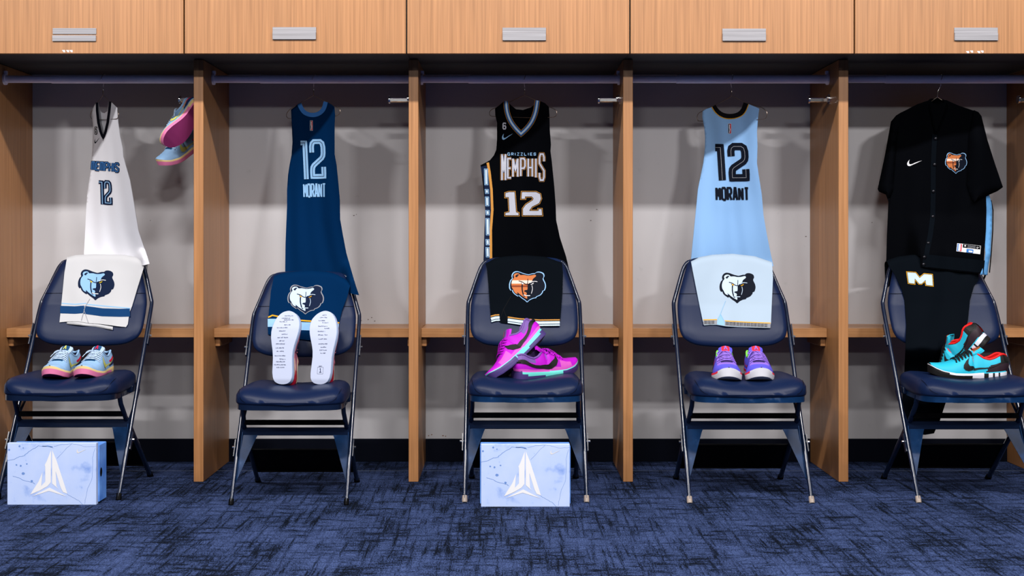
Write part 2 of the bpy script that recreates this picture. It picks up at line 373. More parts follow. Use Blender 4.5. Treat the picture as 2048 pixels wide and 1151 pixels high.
# overhead cabinets
seams = [-80, 368, 813, 1260, 1709, 2155]
np_ = [(105, 56, 192, 82), (545, 54, 632, 79), (1005, 55, 1092, 81), (1445, 57, 1532, 82), (1909, 55, 1996, 81)]
cl = ['overhead wooden cabinet above the white jersey, grey two-strip name holder', 'overhead wooden cabinet above the navy jersey', 'overhead wooden cabinet above the black jersey, dark speck by its name holder',
      'overhead wooden cabinet above the sky blue jersey', 'overhead wooden cabinet above the black jacket, torn white tape on its edge']
for i in range(5):
    d = CD-.19; x0 = (seams[i]-VX)*d/F; x1 = (seams[i+1]-VX)*d/F; g = .0028
    t = thing('overhead_cabinet', ((x0+x1)/2, 0, 1.69), cl[i], 'cabinet', 'overhead locker cabinets')
    sub(MB().box(x0+.0005, x1-.0005, -.168, .469, 1.69, 2.35), 'cabinet_body', DARKP, t)
    dr = sub(MB().box(x0+g, x1-g, -.19, -.169, 1.683, 2.34, bev=.0012), 'door', WOOD, t)
    a, b, c, e = np_[i]; q0 = P(a, b, -.195); q1 = P(c, e, -.195)
    h = q0.z-q1.z
    if i == 0:
        m = MB().box(q0.x, q1.x, -.193, -.1899, q0.z-h*.46, q0.z).box(q0.x-.0006, q1.x-.0006, -.196, -.1899, q1.z, q1.z+h*.44)
    else:
        m = MB().box(q0.x, q1.x, -.193, -.1899, q0.z-h*.5, q0.z).box(q0.x, q1.x, -.198, -.1899, q1.z, q0.z-h*.40, bev=.001)
    hd = m.build('nameplate_holder', BRUSH, dr); hd.matrix_parent_inverse = t.matrix_world.inverted()
    if i in (0, 4):
        m = MB()
        for (tx, ty) in ([(124, 100), (132, 100), (139, 100)] if i == 0 else [(1932, 102), (1940, 101), (1954, 102), (1961, 101)]):
            pl = [(tx, ty), (tx+6, ty), (tx+6.5, ty+4), (tx+3.5, ty+4.5), (tx+1.2, ty+2)]
            sheet(m, pl, lambda a, b: P(a, b, -.1903), 4, (0, 0, 0), .0003)
        tp = m.build('torn_tape', I_WHITE, dr); tp.matrix_parent_inverse = t.matrix_world.inverted()
m = MB(); random.seed(11)
for (a, b, c) in ((856, 870, 0), (862, 868, 0), (884, 870, 0), (890, 871, 0), (742, 634, 1), (748, 641, 1), (722, 640, 1), (735, 638, 1), (1180, 440, 1), (706, 430, 1), (712, 428, 1), (1743, 444, 1), (300, 440, 1), (1610, 472, 1), (1192, 418, 1)):
    w1 = random.uniform(1, 3.5); sheet(m, [(a, b), (a+w1, b-.4), (a+w1*1.2, b+1.2), (a+.3, b+1.6)], lambda x, y: P(x, y, .4696), 3, (0, 0, 0), None, c)
wo = m.build('scuff_marks', [mat('rust_mark', (120, 80, 45), .8), mat('grey_mark', (95, 88, 86), .8)], bpy.data.objects['wall_back'])
# bench shelves, rods, hooks per bay
names = ['white jersey', 'navy jersey', 'black jersey', 'sky blue jersey', 'black jacket']
for i in range(5):
    x0 = DX[i]+HT; x1 = DX[i+1]-HT
    t = thing('bench_shelf', ((x0+x1)/2, .32, .6), 'low wooden shelf across the bay behind the chair under the '+names[i], 'shelf', 'low locker shelves')
    sub(MB().box(x0+.0003, x1-.0003, .18, .4695, .564, .601, bev=.001), 'shelf_board', WOODH, t)
    for sgn, xe in ((1, x0), (-1, x1)):
        sub(MB().box(min(xe, xe+sgn*.02), max(xe, xe+sgn*.02), .205, .44, .525, .564, bev=.002), 'support_cleat', WOOD, t)
    t = thing('closet_rod', ((x0+x1)/2, .16, 1.63), 'pale lilac telescoping closet rod that the %s hangs from' % names[i], 'rod', 'closet rods')
    ry, rz = .16, 1.6305; j = x0+.20
    sub(MB().tube([(x0+.004, ry, rz), (j, ry, rz)], .0155, 20), 'thin_tube', RODM, t, True, 40)
    sub(MB().tube([(j-.004, ry, rz), (x1-.004, ry, rz)], .0178, 20), 'thick_tube', RODM, t, True, 40)
    for sgn, xe in ((1, x0), (-1, x1)):
        m = MB().tube([(xe, ry, rz), (xe+sgn*.008, ry, rz)], .024, 16).box(min(xe, xe+sgn*.012), max(xe, xe+sgn*.012), ry-.008, ry+.008, rz+.02, rz+.034, bev=.001)
        sub(m, 'end_flange', RODM, t, True, 30)
    hl = ['chrome hook holding the hanging pair of shoes', 'chrome hook on divider right of the navy jersey', 'chrome hook on divider right of the black jersey', 'chrome hook on divider right of the sky blue jersey', 'chrome hook at the right picture edge beside black jacket']
    hy, hz = .13, 1.541
    t = thing('coat_hook', (x1, hy, hz), hl[i], 'hook', 'chrome coat hooks')
    sub(MB().tube([(x1, hy, hz+.004), (x1-.006, hy, hz+.004)], .021, 16).tube([(x1-.006, hy, hz+.006), (x1-.016, hy, hz+.006)], .012, 12), 'mounting_plate', CHROME, t, True, 30)
    sub(MB().box(x1-.086, x1-.012, hy-.011, hy+.011, hz-.010, hz+.008, bev=.003), 'arm', CHROME, t, True, 40)
    sub(MB().tube([(x1-.091, hy, hz+.002), (x1-.085, hy, hz+.002)], .0165, 14), 'end_disc', CHROME, t, True, 30)
# ------------------------------------------------------------------ chairs
def bar(mb, a, b, wd, ht, mi=0):   # box bar between two points, wd across x, ht perpendicular
    a, b = Vector(a), Vector(b); t = (b-a).normalized(); u = Vector((1, 0, 0)) if abs(t.x) < .9 else Vector((0, 1, 0))
    v = t.cross(u).normalized(); u = v.cross(t)
    vs = []
    for p in (a, b):
        for su, sv in ((-1, -1), (1, -1), (1, 1), (-1, 1)): vs.append(p+u*su*wd/2+v*sv*ht/2)
    mb.add(vs, [(3, 2, 1, 0), (4, 5, 6, 7)]+[(i, (i+1) % 4, 4+(i+1) % 4, 4+i) for i in range(4)]); return mb
FS = .435/.71
def frame_y(z): return FS*z if z <= .71 else .435+(z-.71)*.42
def pad_front(z): return frame_y(z)-.034
def pillow(outline, T, mapf, rings=9):
    cx = sum(p[0] for p in outline)/len(outline); cy = sum(p[1] for p in outline)/len(outline)
    rows = []
    fs = [0.02, .2, .4, .58, .72, .83, .91, .965, .992, 1.0]
    for f in fs: rows.append([mapf(cx+(x-cx)*f, cy+(y-cy)*f, T*(1-f**7)**.5, f) for x, y in outline])
    for f in reversed(fs[:-1]): rows.append([mapf(cx+(x-cx)*f, cy+(y-cy)*f, -T*(1-f**7)**.5*.55, f) for x, y in outline])
    m = MB(); m.grid(rows, closed=True); n = len(outline)
    m.f.append(tuple(range(n-1, -1, -1))); m.m.append(0); b = (len(rows)-1)*n; m.f.append(tuple(b+i for i in range(n))); m.m.append(0)
    return m
def chair(cx, fy, sc, label, rest):
    t = thing('folding_chair', (cx, fy, 0), label, 'chair', 'navy folding chairs'); t.scale = (sc, sc, sc)
    def B(mb, name, mats, parent=t, smooth=True, angle=35):
        o = mb.build(name, mats, parent, smooth); return recalc(o, angle)
    W = .2245
    # main frame: one bent tube
    fr = [(-W, 0, .012), (-W, FS*.35, .35), (-W-.001, FS*.66, .66), (-W, .435, .708), (-.2195, .445, .728), (-.205, .465, .77), (-.186, .488, .825), (-.170, .501, .862), (-.146, .508, .880), (-.08, .511, .884), (0, .512, .885)]
    pts = [Vector(p) for p in fr]+[Vector((-p[0], p[1], p[2])) for p in reversed(fr[:-1])]
    pts = pts[:2]+smooth_curve(pts[2:-2], 4)+pts[-2:]
    B(MB().tube(pts, .0080, 12), 'frame_tube', STEEL)
    for s in (-1, 1):
        B(MB().tube([(s*W, -.004, 0), (s*W, 0, .008), (s*W, .008, .022)], [.0095, .0105, .0095], 10), 'foot_cap', RUBBER if rest['cap'] else BLACK)
        lg = [(s*.200, .085, .385), (s*.200, .105, .345), (s*.205, .150, .285), (s*.208, .19, .25), (s*.211, .455, .012)]
        B(MB().tube(lg, .0095, 8), 'rear_leg', STEEL)
        B(MB().tube([(s*.211, .468, 0), (s*.211, .452, .016)], [.013, .012], 8), 'rear_foot_cap', BLACK)
        # gusset
        m = MB(); v = []
        for dz in (-.0015, .0015):
            for (gx, gz) in ((W-.004, .262), (W-.078, .258), (W-.068, .238), (W-.006, .075), (W-.004, .09)): v.append((s*gx, FS*gz+.004+dz, gz))
        m.add(v, [(0, 1, 2, 3, 4), (9, 8, 7, 6, 5)]+[(i, (i+1) % 5, 5+(i+1) % 5, 5+i) for i in range(5)])
        B(m, 'gusset_plate', CHIPS, angle=20)
        B(MB().tube([(s*(W-.012), FS*.255, .26), (s*(W-.010), FS*.20, .19), (s*(W-.007), FS*.08, .08)], .003, 6), 'gusset_flange', CHIPS)
        # folding link from seat to rear leg
        B(MB().tube([(s*.212, .30, .375), (s*.217, .25, .345), (s*.217, .19, .30), (s*.214, .165, .272)], .0055, 6), 'folding_link', STEEL)
        B(MB().box(min(s*.196, s*.214), max(s*.196, s*.214), .20, .31, .375, .402, bev=.002), 'seat_bracket', STEEL)
        for zz in (.205, .585):
            B(MB().tube([(s*(W+.008), FS*zz, zz), (s*(W+.022), FS*zz, zz)], .0045, 8), 'bolt', CHROME)
        m = MB(); bar(m, (s*(W+.012), FS*.55, .55), (s*(W+.012), FS*.63, .63), .004, .016); B(m, 'ganging_bracket', STEEL)
        m = MB(); bar(m, (s*(W+.012), FS*.17, .17), (s*(W+.012), FS*.23, .23), .004, .016); B(m, 'ganging_bracket', STEEL)
    B(MB().box(-W+.006, W-.006, FS*.262-.006, FS*.262+.006, .246, .278, bev=.002), 'front_crossbar', STEEL)
    B(MB().box(-.2, .2, .128, .138, .292, .312, bev=.001), 'leg_crossbar', BLACK)
    m = MB(); v = []
    for (yy, zz) in ((.285, .168), (.288, .168), (.412, .056), (.409, .056)): v.append((yy, zz))
    m.add([(x, y, z) for x in (-.207, .207) for (y, z) in v], [(0, 1, 2, 3), (7, 6, 5, 4), (0, 4, 5, 1), (1, 5, 6, 2), (2, 6, 7, 3), (3, 7, 4, 0)])
    m.tube([(-.207, .411, .056), (.207, .411, .056)], .004, 6); m.tube([(-.207, .286, .168), (.207, .286, .168)], .004, 6)
    B(m, 'rear_brace_plate', BLACK, angle=30)
    # seat: pan, pad
    def SO(hw0, hw1, y0, y1, e=6, n=64):
        out = []
        for i in range(n):
            a = 2*math.pi*i/n; c, s_ = math.cos(a), math.sin(a)
            u = math.copysign(abs(c)**(2/e), c); v = math.copysign(abs(s_)**(2/e), s_)
            yy = (y0+y1)/2+v*(y1-y0)/2; hw = hw0+(hw1-hw0)*(yy-y0)/(y1-y0); out.append((u*hw, yy))
        return out
    y0, y1 = -.035, .365
    def pan(x, y, h, f): return Vector((x, y, .387+h+(-.004*0)))
    m = MB(); o1 = SO(.212, .198, y0+.006, y1-.01)
    m.grid([[Vector((x, y, .371)) for x, y in o1], [Vector((x, y, .392)) for x, y in o1]], closed=True)
    m.f.append(tuple(range(63, -1, -1))); m.m.append(0)
    m.grid([[Vector((x*.55*k, .14+(y-.16)*.6*k, .371-.016*(1-k**3)**.5)) for x, y in o1] for k in (1, .9, .7, .4, .05)], closed=True)
    B(m, 'seat_pan', CHIPS if rest['cap'] else STEEL)
    def pad(x, y, h, f):
        u = x/.22; v = (y-y0)/(y1-y0)
        z = .401+h; 
        if h > 0: z += .030*(abs(u)**1.7)*(1-abs(u)**9*.45)-.006-.016*max(0, 1-v/.22)**2*(1-.55*u*u)+.004*v
        # small leather puckers near the front corners
        if h > 0 and abs(u) > .6 and v < .35: z += .0011*math.sin(75*(abs(u)*.6+v*1.8))*(abs(u)-.6)*2.5
        return Vector((x, y, z))
    sp = pillow(SO(.222, .205, y0, y1, 5, 96), .046, pad); so = B(sp, 'seat_pad', LEATHER, angle=80)
    for s in (-1, 1):
        q = []
        for (x, v) in ((.200, .20), (.197, .12), (.185, .05), (.170, .012)):
            yy = y0+v*(y1-y0); q.append(Vector((s*x, yy, .401+.046*(1-min(1, ((abs(x)/.222)**5+abs(2*v-1)**5)**.2)**7)**.5+.030*(x/.22)**1.7*(1-(x/.22)**9*.45)-.006-.016*max(0, 1-v/.22)**2*(1-.55*(x/.22)**2)+.0012)))
        q.append(Vector((s*.163, y0-.0005, .404)))
        B(MB().tube(smooth_curve(q, 5), .0008, 5), 'seam', BLACK, so)
    # backrest pad: outline in (x, z)
    half = [(0, .900), (.07, .898), (.13, .893), (.152, .882), (.166, .860), (.184, .81), (.203, .755), (.212, .715), (.2145, .68), (.2145, .64), (.211, .605), (.194, .575), (.15, .553), (.08, .545)]
    ol = [tuple(p) for p in smooth_curve(half+[(0, .543)]+[(-x, z) for x, z in reversed(half[1:])], 4, True)]
    def bp(x, z, h, f):
        yb = frame_y(z)-.008; c = .030*(x/.215)**2
        return Vector((x, yb-h-c+.012, z))
    bo = B(pillow(ol, .034, bp), 'backrest_pad', LEATHER, angle=80)
    q = [bp(-.205+.41*k/24, .752, .034*(1-(abs(-.205+.41*k/24)/.209)**7)**.5+.0006 if abs(-.205+.41*k/24) < .209 else .01, 1) for k in range(25)]
    B(MB().tube(q, .0008, 5), 'seam', BLACK, bo)
    return t
CH = {}
CP = [(-1.66, -.350, 1.0, 'navy padded folding chair holding pale blue and pink shoes, leftmost', dict(cap=False)),
      (-.787, -.440, .937, 'navy padded folding chair holding the shoes with handwritten soles', dict(cap=False)),
      (.078, -.390, 1.0, 'navy padded folding chair holding magenta and aqua shoes', dict(cap=True)),
      (.905, -.405, 1.0, 'navy padded folding chair holding violet shoes with white toes', dict(cap=True)),
      (1.748, -.400, 1.0, 'navy padded folding chair holding turquoise and black shoes, rightmost', dict(cap=True))]
for i, (a, b, c, l, r) in enumerate(CP): CH[i] = chair(a, b, c, l, r)
def padY(i, px, z, clear=.006):      # world y of the backrest front surface of chair i
    cx, fy, sc = CP[i][:3]; zl = z/sc; 
    x = ((px-VX)*(CD+fy+sc*pad_front(zl))/F-cx)/sc
    zc = max(.5, min(zl, .93))
    return fy+sc*(frame_y(zc)-.008+.012-.034-.030*min(1.2, abs(x)/.215)**2)-clear
# ------------------------------------------------------------------ garments
def edges_at(outline, py):
    xs = []
    n = len(outline)
    for i in range(n):
        (x1, y1), (x2, y2) = outline[i], outline[(i+1) % n]
        if (y1 > py) != (y2 > py): xs.append(x1+(x2-x1)*(py-y1)/(y2-y1))
    return (min(xs), max(xs)) if xs else (outline[0][0], outline[0][0]+1)
def jersey_map(body, xc, pt, pb, K0, seed, y0=.16, y1=.19, fold=.010, power=1.5, kb=0.0, corner=None):
    def M(px, py, extra=0.0):
        v = max(0, min(1, (py-pt)/(pb-pt))); K = kb+(K0-kb)*(1-v)**power
        xl, xr = edges_at(body, max(pt+22, min(pb-3, py))); u = (px-xl)/max(1, xr-xl)
        x = (px-(xc+(0 if v < .3 else 0)))*5.16/F
        y = y0+(y1-y0)*v-K*x
        f = fold*(.15+.85*v)*(math.sin(2*math.pi*(1.6*u+.2*seed+.25*v))+.6*math.sin(2*math.pi*(3.3*u+seed-.5*v)))*.5
        f += fold*(.2+.7*v)*noise.noise(Vector((u*2.6+seed*7, v*3.0, seed)))
        y += f
        y = min(y, .43)
        if corner:
            cx_, cy_, wx_, wy_, yt_ = corner; a_ = max(0, min(1, (px-cx_)/wx_)); b_ = max(0, min(1, (py-cy_)/wy_)); k_ = a_*a_*(3-2*a_)*b_*b_*(3-2*b_); y = y*(1-k_)+yt_*k_
        return P(px, py, y+extra*math.sin(math.pi*max(0, min(1, u)))**.7)
    return M
def jersey(i, label, front, backp, M, fmat, trim, group_parts, hanger, hangK, xc, gapb=.03):
    o0 = P(xc, 400, .16)
    t = thing('basketball_jersey', (o0.x, .17, .9), label, 'jersey', 'sleeveless jerseys on hangers')
    m = MB(); sheet(m, front, M, 4.5, (0, 0, 0), .0012); fp = sub(m, 'front_panel' if i in (0, 2) else 'rear_panel', fmat, t, True, 60)
    m = MB(); sheet(m, backp, lambda a, b: M(a, b, gapb)+Vector((0, .004, 0)), 8, (0, 0, 0), .0012); sub(m, 'rear_panel' if i in (0, 2) else 'front_panel', fmat, t, True, 60)
    for (nm, fn, mats) in group_parts:
        m = MB(); fn(m, M); sub(m, nm, mats, t, False)
    # hanger
    def H(px, py): return P(px, py, .178-hangK*(px-xc)*5.16/F)
    hx, hy = hanger['twist']; hk = MB()
    top = hanger['top']
    hook = [P(hx-1, hy, .16), P(hx, hy-14, .16), P(hx+3, hy-22, .16)]
    c = P(hx, 158, .16)
    arc = [Vector((c.x+.006*math.cos(a), c.y+.021*math.sin(a), c.z+.0205*math.cos(a))) for a in [math.radians(d) for d in range(110, -120, -20)]]
    ht = thing('wire_hanger', (c.x, .16, c.z), hanger['label'], 'hanger', 'wire clothes hangers')
    sub(MB().tube(smooth_curve([P(hx, hy, .16), P(hx+.5, hy-13, .16)]+arc, 3), .0013, 6), 'hook', CHROME, ht, True)
    sub(MB().tube(smooth_curve([H(*p) for p in hanger['pts']], 5), .0014, 6), 'shoulder_wire', WIRE, ht, True)
    sub(MB().tube([P(hx, hy+3, .16), P(hx, hy-9, .16)], .0024, 6), 'twisted_neck', WIRE, ht, True)
    return t
def mk(outline): return outline
# --- white jersey (bay 1)
bL = [(185, 219), (184, 229), (186, 253), (185, 292), (182.5, 336), (178, 362), (174, 389), (168, 506), (168, 545)]
bR = [(299, 527), (292, 506), (277, 462), (265, 389), (260, 361), (251.7, 332), (246.5, 313), (245.4, 297), (240, 271.7), (236, 243), (235, 228), (234, 215)]
f1 = [(192, 205), (188, 212)]+bL+[(230, 540), (288, 530)]+bR+[(222.5, 204), (219, 203), (217.5, 222), (213, 250), (206.5, 282), (200, 258), (196, 235), (195, 205)]
b1 = [(194, 205), (190, 212)]+bL+[(230, 540), (288, 530)]+bR+[(222, 204), (217, 203), (214, 222), (208, 226), (202, 224), (198, 215), (196, 205)]
M1 = jersey_map(bL+bR, 206, 203, 530, 2.6, .13, fold=.006, power=1.15, corner=(272, 495, 16, 22, .07))
def p_trim1(m, M):
    ribbon(m, [(194, 205), (194.5, 222), (197, 245), (201, 262), (206.4, 276), (211, 264), (215.5, 245), (218.5, 222), (220.5, 203)], 5.2, M, (0, -.0012, 0), step=4)
def p_let1(m, M):
    text(m, 'mEmPHIS', [(182.5, 321), (239.5, 324), (239, 346), (181, 341)], M, [(4.4, 0, 0), (1.5, 1, .0006)], gap=.42)
def p_num1(m, M):
    text(m, '12', [(197, 357), (223, 359), (226.5, 410), (197.5, 408)], M, [(7.2, 0, 0), (1.6, 1, .0006)], gap=.32, widths={'1': .55, '2': 1.0})
def p_six1(m, M): text(m, '6', [(189, 253), (195, 253), (195, 269), (189, 269)], M, [(3.6, 0, 0), (.9, 1, .0006)])
def p_sw1(m, M): swoosh(m, [(189, 276), (199.5, 274), (199.5, 286), (189, 287)], M)
ins1 = [(195.5, 206), (196, 228), (200, 250), (206, 268), (211, 254), (215, 236), (217, 206), (214, 224), (208, 227.5), (202, 225), (198, 216)]
J1 = jersey(0, 'white sleeveless jersey with navy V neck and number 12, above leftmost chair', f1, b1, M1, WHITE, None,
       [('neck_trim', p_trim1, I_DK), ('team_lettering', p_let1, [I_NAVY, I_BLUE]), ('number', p_num1, [I_NAVY, I_SKY]), ('number_patch', p_six1, [I_BLK, I_WHITE]), ('logo', p_sw1, I_DK)],
       dict(twist=(206, 188), top=0, label='wire hanger holding the white jersey', pts=[(206, 190), (201, 197), (192, 208), (184, 221), (181, 228), (181, 233), (183, 237), (187, 238), (206, 239), (228, 238), (235, 236), (237, 229), (235, 221), (228, 211), (216, 199), (206, 190)]), 2.6, 206)
# --- navy jersey (bay 2), seen from behind
bL = [(582, 219), (583, 240), (585, 284), (583, 310), (579, 330), (576, 350), (574, 380), (574, 413), (571, 487), (570, 560)]
bR = [(700, 586), (718, 590), (712, 573), (706, 553), (692.5, 506), (686, 472), (680, 438), (679.5, 400), (676, 360), (673, 330), (669, 308), (669, 250), (670, 230), (668.5, 213)]
f2 = [(597, 207), (590, 213)]+bL+[(640, 575)]+bR+[(660, 207), (655, 203.5), (653, 212), (646, 223), (636, 230), (624, 232.5), (612, 230), (603, 220)]
b2 = [(599, 207), (592, 213)]+bL+[(640, 575)]+bR+[(658, 207), (654, 204), (640, 260), (625, 275), (610, 255)]
M2 = jersey_map(bL+bR, 627, 203, 580, 1.6, .37, fold=.012, y1=.10, corner=(680, 515, 22, 50, -.035))
def p_trim2(m, M):
    sribbon(m, [(598.5, 207), (603, 217), (609, 224.5), (617, 228.5), (625, 229.8), (634, 228.5), (642, 224), (648, 216), (651.5, 203.5)], 8.5, M, (0, -.0012, 0), step=4)
def p_num2(m, M): text(m, '12', [(600, 276), (650, 275), (653, 357), (604, 358)], M, [(9.5, 0, 0), (1.0, 1, .0006)], gap=.45, widths={'1': .32, '2': 1.0})
def p_nam2(m, M): text(m, 'MORANT', [(606, 367), (652, 366), (652, 395), (607, 395)], M, [(2.9, 0, 0)], gap=.5)
def nba(x, y, w, h):
    def f(m, M):
        sheet(m, [(x, y), (x+w, y), (x+w, y+h), (x, y+h)], M, 4, (0, -.0010, 0), None, 0)
        sheet(m, [(x+.5, y+.5), (x+w*.5, y+.5), (x+w*.5, y+h-.5), (x+.5, y+h-.5)], M, 4, (0, -.0014, 0), None, 1)
        sheet(m, [(x+w*.5, y+.5), (x+w-.5, y+.5), (x+w-.5, y+h-.5), (x+w*.5, y+h-.5)], M, 4, (0, -.0014, 0), None, 2)
        sheet(m, [(x+w*.35, y+h*.08), (x+w*.6, y+h*.12), (x+w*.55, y+h*.4), (x+w*.72, y+h*.6), (x+w*.5, y+h*.92), (x+w*.3, y+h*.95), (x+w*.45, y+h*.62), (x+w*.3, y+h*.4)], M, 4, (0, -.0018, 0), None, 0)
    return f
J2 = jersey(1, 'navy sleeveless jersey with light blue neckline, back showing MORANT 12', f2, b2, M2, NAVYF, None,
       [('neck_trim', p_trim2, I_SBLUE), ('number', p_num2, [I_SKY, I_NAVY]), ('name_lettering', p_nam2, I_SKY), ('league_logo', nba(620, 241, 5.5, 20), [I_WHITE, I_NAVY, I_RED])],
       dict(twist=(627, 188), top=0, label='wire hanger holding the navy jersey', pts=[(627, 190), (612, 199), (595, 209), (580, 219), (574, 226), (573, 232), (576, 236), (584, 237), (627, 236), (668, 232), (676, 230), (680, 225), (679, 218), (672, 213), (655, 205), (640, 197), (627, 190)]), 1.6, 627)
# --- black jersey (bay 3)
bL = [(990, 217), (990.5, 229.6), (994, 245), (994, 279), (992.5, 299), (988, 310), (980, 320), (970, 325.5), (961, 330), (963, 345), (967, 380), (969, 400), (971, 430), (969, 455), (968, 484), (967, 522)]
bR = [(1138, 537), (1132, 512), (1120, 475), (1112.4, 440), (1111.5, 411), (1108.5, 371), (1103.6, 322), (1101, 302), (1102, 289), (1099.4, 256), (1099, 230), (1098, 214)]
f3 = [(1008, 202), (1000, 209)]+bL+[(1050, 535)]+bR+[(1090, 206), (1079, 201.5), (1074, 226), (1064, 252), (1041.7, 273), (1025, 257), (1013, 232)]
b3 = [(1012, 203), (1002, 209)]+bL+[(1050, 535)]+bR+[(1090, 206), (1076, 202), (1070, 208), (1062, 214), (1046, 219.5), (1032, 218), (1022, 210), (1016, 203)]
M3 = jersey_map(bL+bR, 1047, 201, 530, 1.05, .61, fold=.008)
NK3 = [(1012, 202), (1014, 222), (1020, 240), (1030, 255), (1042, 267.5), (1054, 256), (1064, 242), (1071, 224), (1075, 201)]
def p_trim3(m, M):
    NS3 = [tuple(p) for p in smooth_curve(NK3[:5], 4)]+[tuple(p) for p in smooth_curve(NK3[4:], 4)][1:]
    for wd, mi, e in ((10.5, 3, 0), (9, 0, .0012), (7, 1, .0022), (3.2, 2, .0032)): ribbon(m, NS3, wd, M, (0, -.001-e, 0), mi, step=4)
def p_let3(m, M):
    q = [(1001, 306), (1091, 306), (1091, 367), (1001, 367)]
    ar = lambda u: .20*(1-(2*u-1)**2) 
    def T(a, b):
        return Vector((a, b))
    sx = [1004, 1015.5, 1026, 1041.5, 1056.5, 1069.5, 1079]; wdt = [6.5, 6.5, 9, 8, 7.5, 4, 8.5]
    for k, c in enumerate('MEMPHIS'):
        xx = sx[k]; wd = wdt[k]+0.5
        tp = 308 if k in (0, 6) else 317; uu = (xx+wd/2-1047)/46; bt = 352+ 9*uu*uu
        if k in (0, 6): bt = 360
        for (st, mi, e) in ((6.6, 0, 0), (5.4, 1, .0004), (3.2, 2, .0008)):
            for g in GL[c]:
                ribbon(m, [(xx+wd*a+ (0 if c != 'I' else -wd*.0), bt+(tp-bt)*b) for a, b in g], st, M, (0, -.001-e, 0), mi, step=5)
def p_city3(m, M): text(m, 'GRIZZLIES', [(1015, 305), (1072, 305), (1072, 311), (1015, 311)], M, [(1.05, 0, 0)], gap=.85, widths={'I': .3})
N1 = [(1011, 386), (1018, 384), (1029, 384), (1032, 424), (1037, 426), (1037, 430), (1011, 430), (1011, 426), (1019, 424), (1017.5, 394), (1011, 394)]
N2 = [(1044, 384), (1072, 384), (1080, 388), (1082, 397), (1078, 406), (1064, 413), (1059, 420), (1059, 421.5), (1077, 421.5), (1077, 418), (1083, 418), (1084, 430), (1046, 430), (1046, 417), (1052, 409), (1066, 400), (1067, 396), (1063, 392.5), (1050, 392.5), (1050, 397), (1043, 397)]
def grow(poly, k):
    n = len(poly); out = []; ar = sum(poly[i][0]*poly[(i+1) % n][1]-poly[(i+1) % n][0]*poly[i][1] for i in range(n)); sg = 1 if ar > 0 else -1
    for i in range(n):
        a, b, c = Vector(poly[i-1]), Vector(poly[i]), Vector(poly[(i+1) % n]); t1 = (b-a).normalized(); t2 = (c-b).normalized()
        n1 = Vector((t1.y, -t1.x)); n2 = Vector((t2.y, -t2.x)); m = (n1+n2); m = m.normalized() if m.length > 1e-3 else n1
        out.append(tuple(b+m*sg*k/max(.5, m.dot(n1))))
    return out
def p_num3(m, M):
    for N in (N1, N2):
        for k, mi, e in ((2.2, 0, 0), (1.2, 1, .0004), (0, 2, .0008)): sheet(m, grow(N, k) if k else N, M, 5, (0, -.001-e, 0), None, mi)
def p_six3(m, M): text(m, '6', [(1005, 245), (1012.5, 245), (1012.5, 259), (1005, 259)], M, [(2.3, 0, 0)])
def p_sw3(m, M): swoosh(m, [(1004, 267), (1026, 266), (1026, 279.5), (1004, 279.5)], M)
def p_side3(m, M):
    ribbon(m, [(975.5, 325), (979, 345), (983, 380), (984.5, 420), (981.5, 460), (982, 517)], 5, M, (0, -.0012, 0), 0, step=8)
    ribbon(m, [(967, 332), (972, 352), (975, 380), (976.5, 420), (975, 460), (974, 520)], 12, M, (0, -.0010, 0), 1, step=8)
    bl = [(337, 370), (378, 387), (393, 412), (420, 430), (436, 470), (478, 490), (494, 514)]
    for (a, b) in bl:
        x = 968+ (a-337)*.035; x = min(x, 971)
        R = [(x, a), (x+8, a), (x+8.5, b), (x+1, b)]
        sheet(m, R, M, 5, (0, -.0013, 0), None, 4); sheet(m, grow(R, -1), M, 5, (0, -.0016, 0), None, 1); sheet(m, grow(R, -1.9), M, 5, (0, -.0019, 0), None, 2)
J3 = jersey(2, 'black sleeveless jersey with MEMPHIS lettering and silver 12, lettered side strip', f3, b3, M3, BLACKF, None,
       [('neck_trim', p_trim3, [I_NAVY, I_SBLUE, I_PALE, I_OR]), ('team_lettering', p_let3, [I_OR, I_NAVY, I_SIL]), ('small_lettering', p_city3, I_SKY), ('number', p_num3, [I_OR, I_BLK, I_SIL]),
        ('number_patch', p_six3, I_SIL), ('logo', p_sw3, I_SKY), ('side_strip', p_side3, [I_OR, I_NAVY, I_PALE, I_WHITE, I_SKY])],
       dict(twist=(1049, 188), top=0, label='wire hanger holding the black jersey', pts=[(1049, 190), (1030, 199), (1010, 208), (990, 216), (982, 220), (979, 225), (980, 230), (985, 232.5), (994, 233), (1049, 235), (1095, 234.5), (1108, 234), (1113, 229), (1113, 222), (1108, 218), (1098, 213), (1075, 202), (1060, 195), (1049, 190)]), 1.05, 1047)
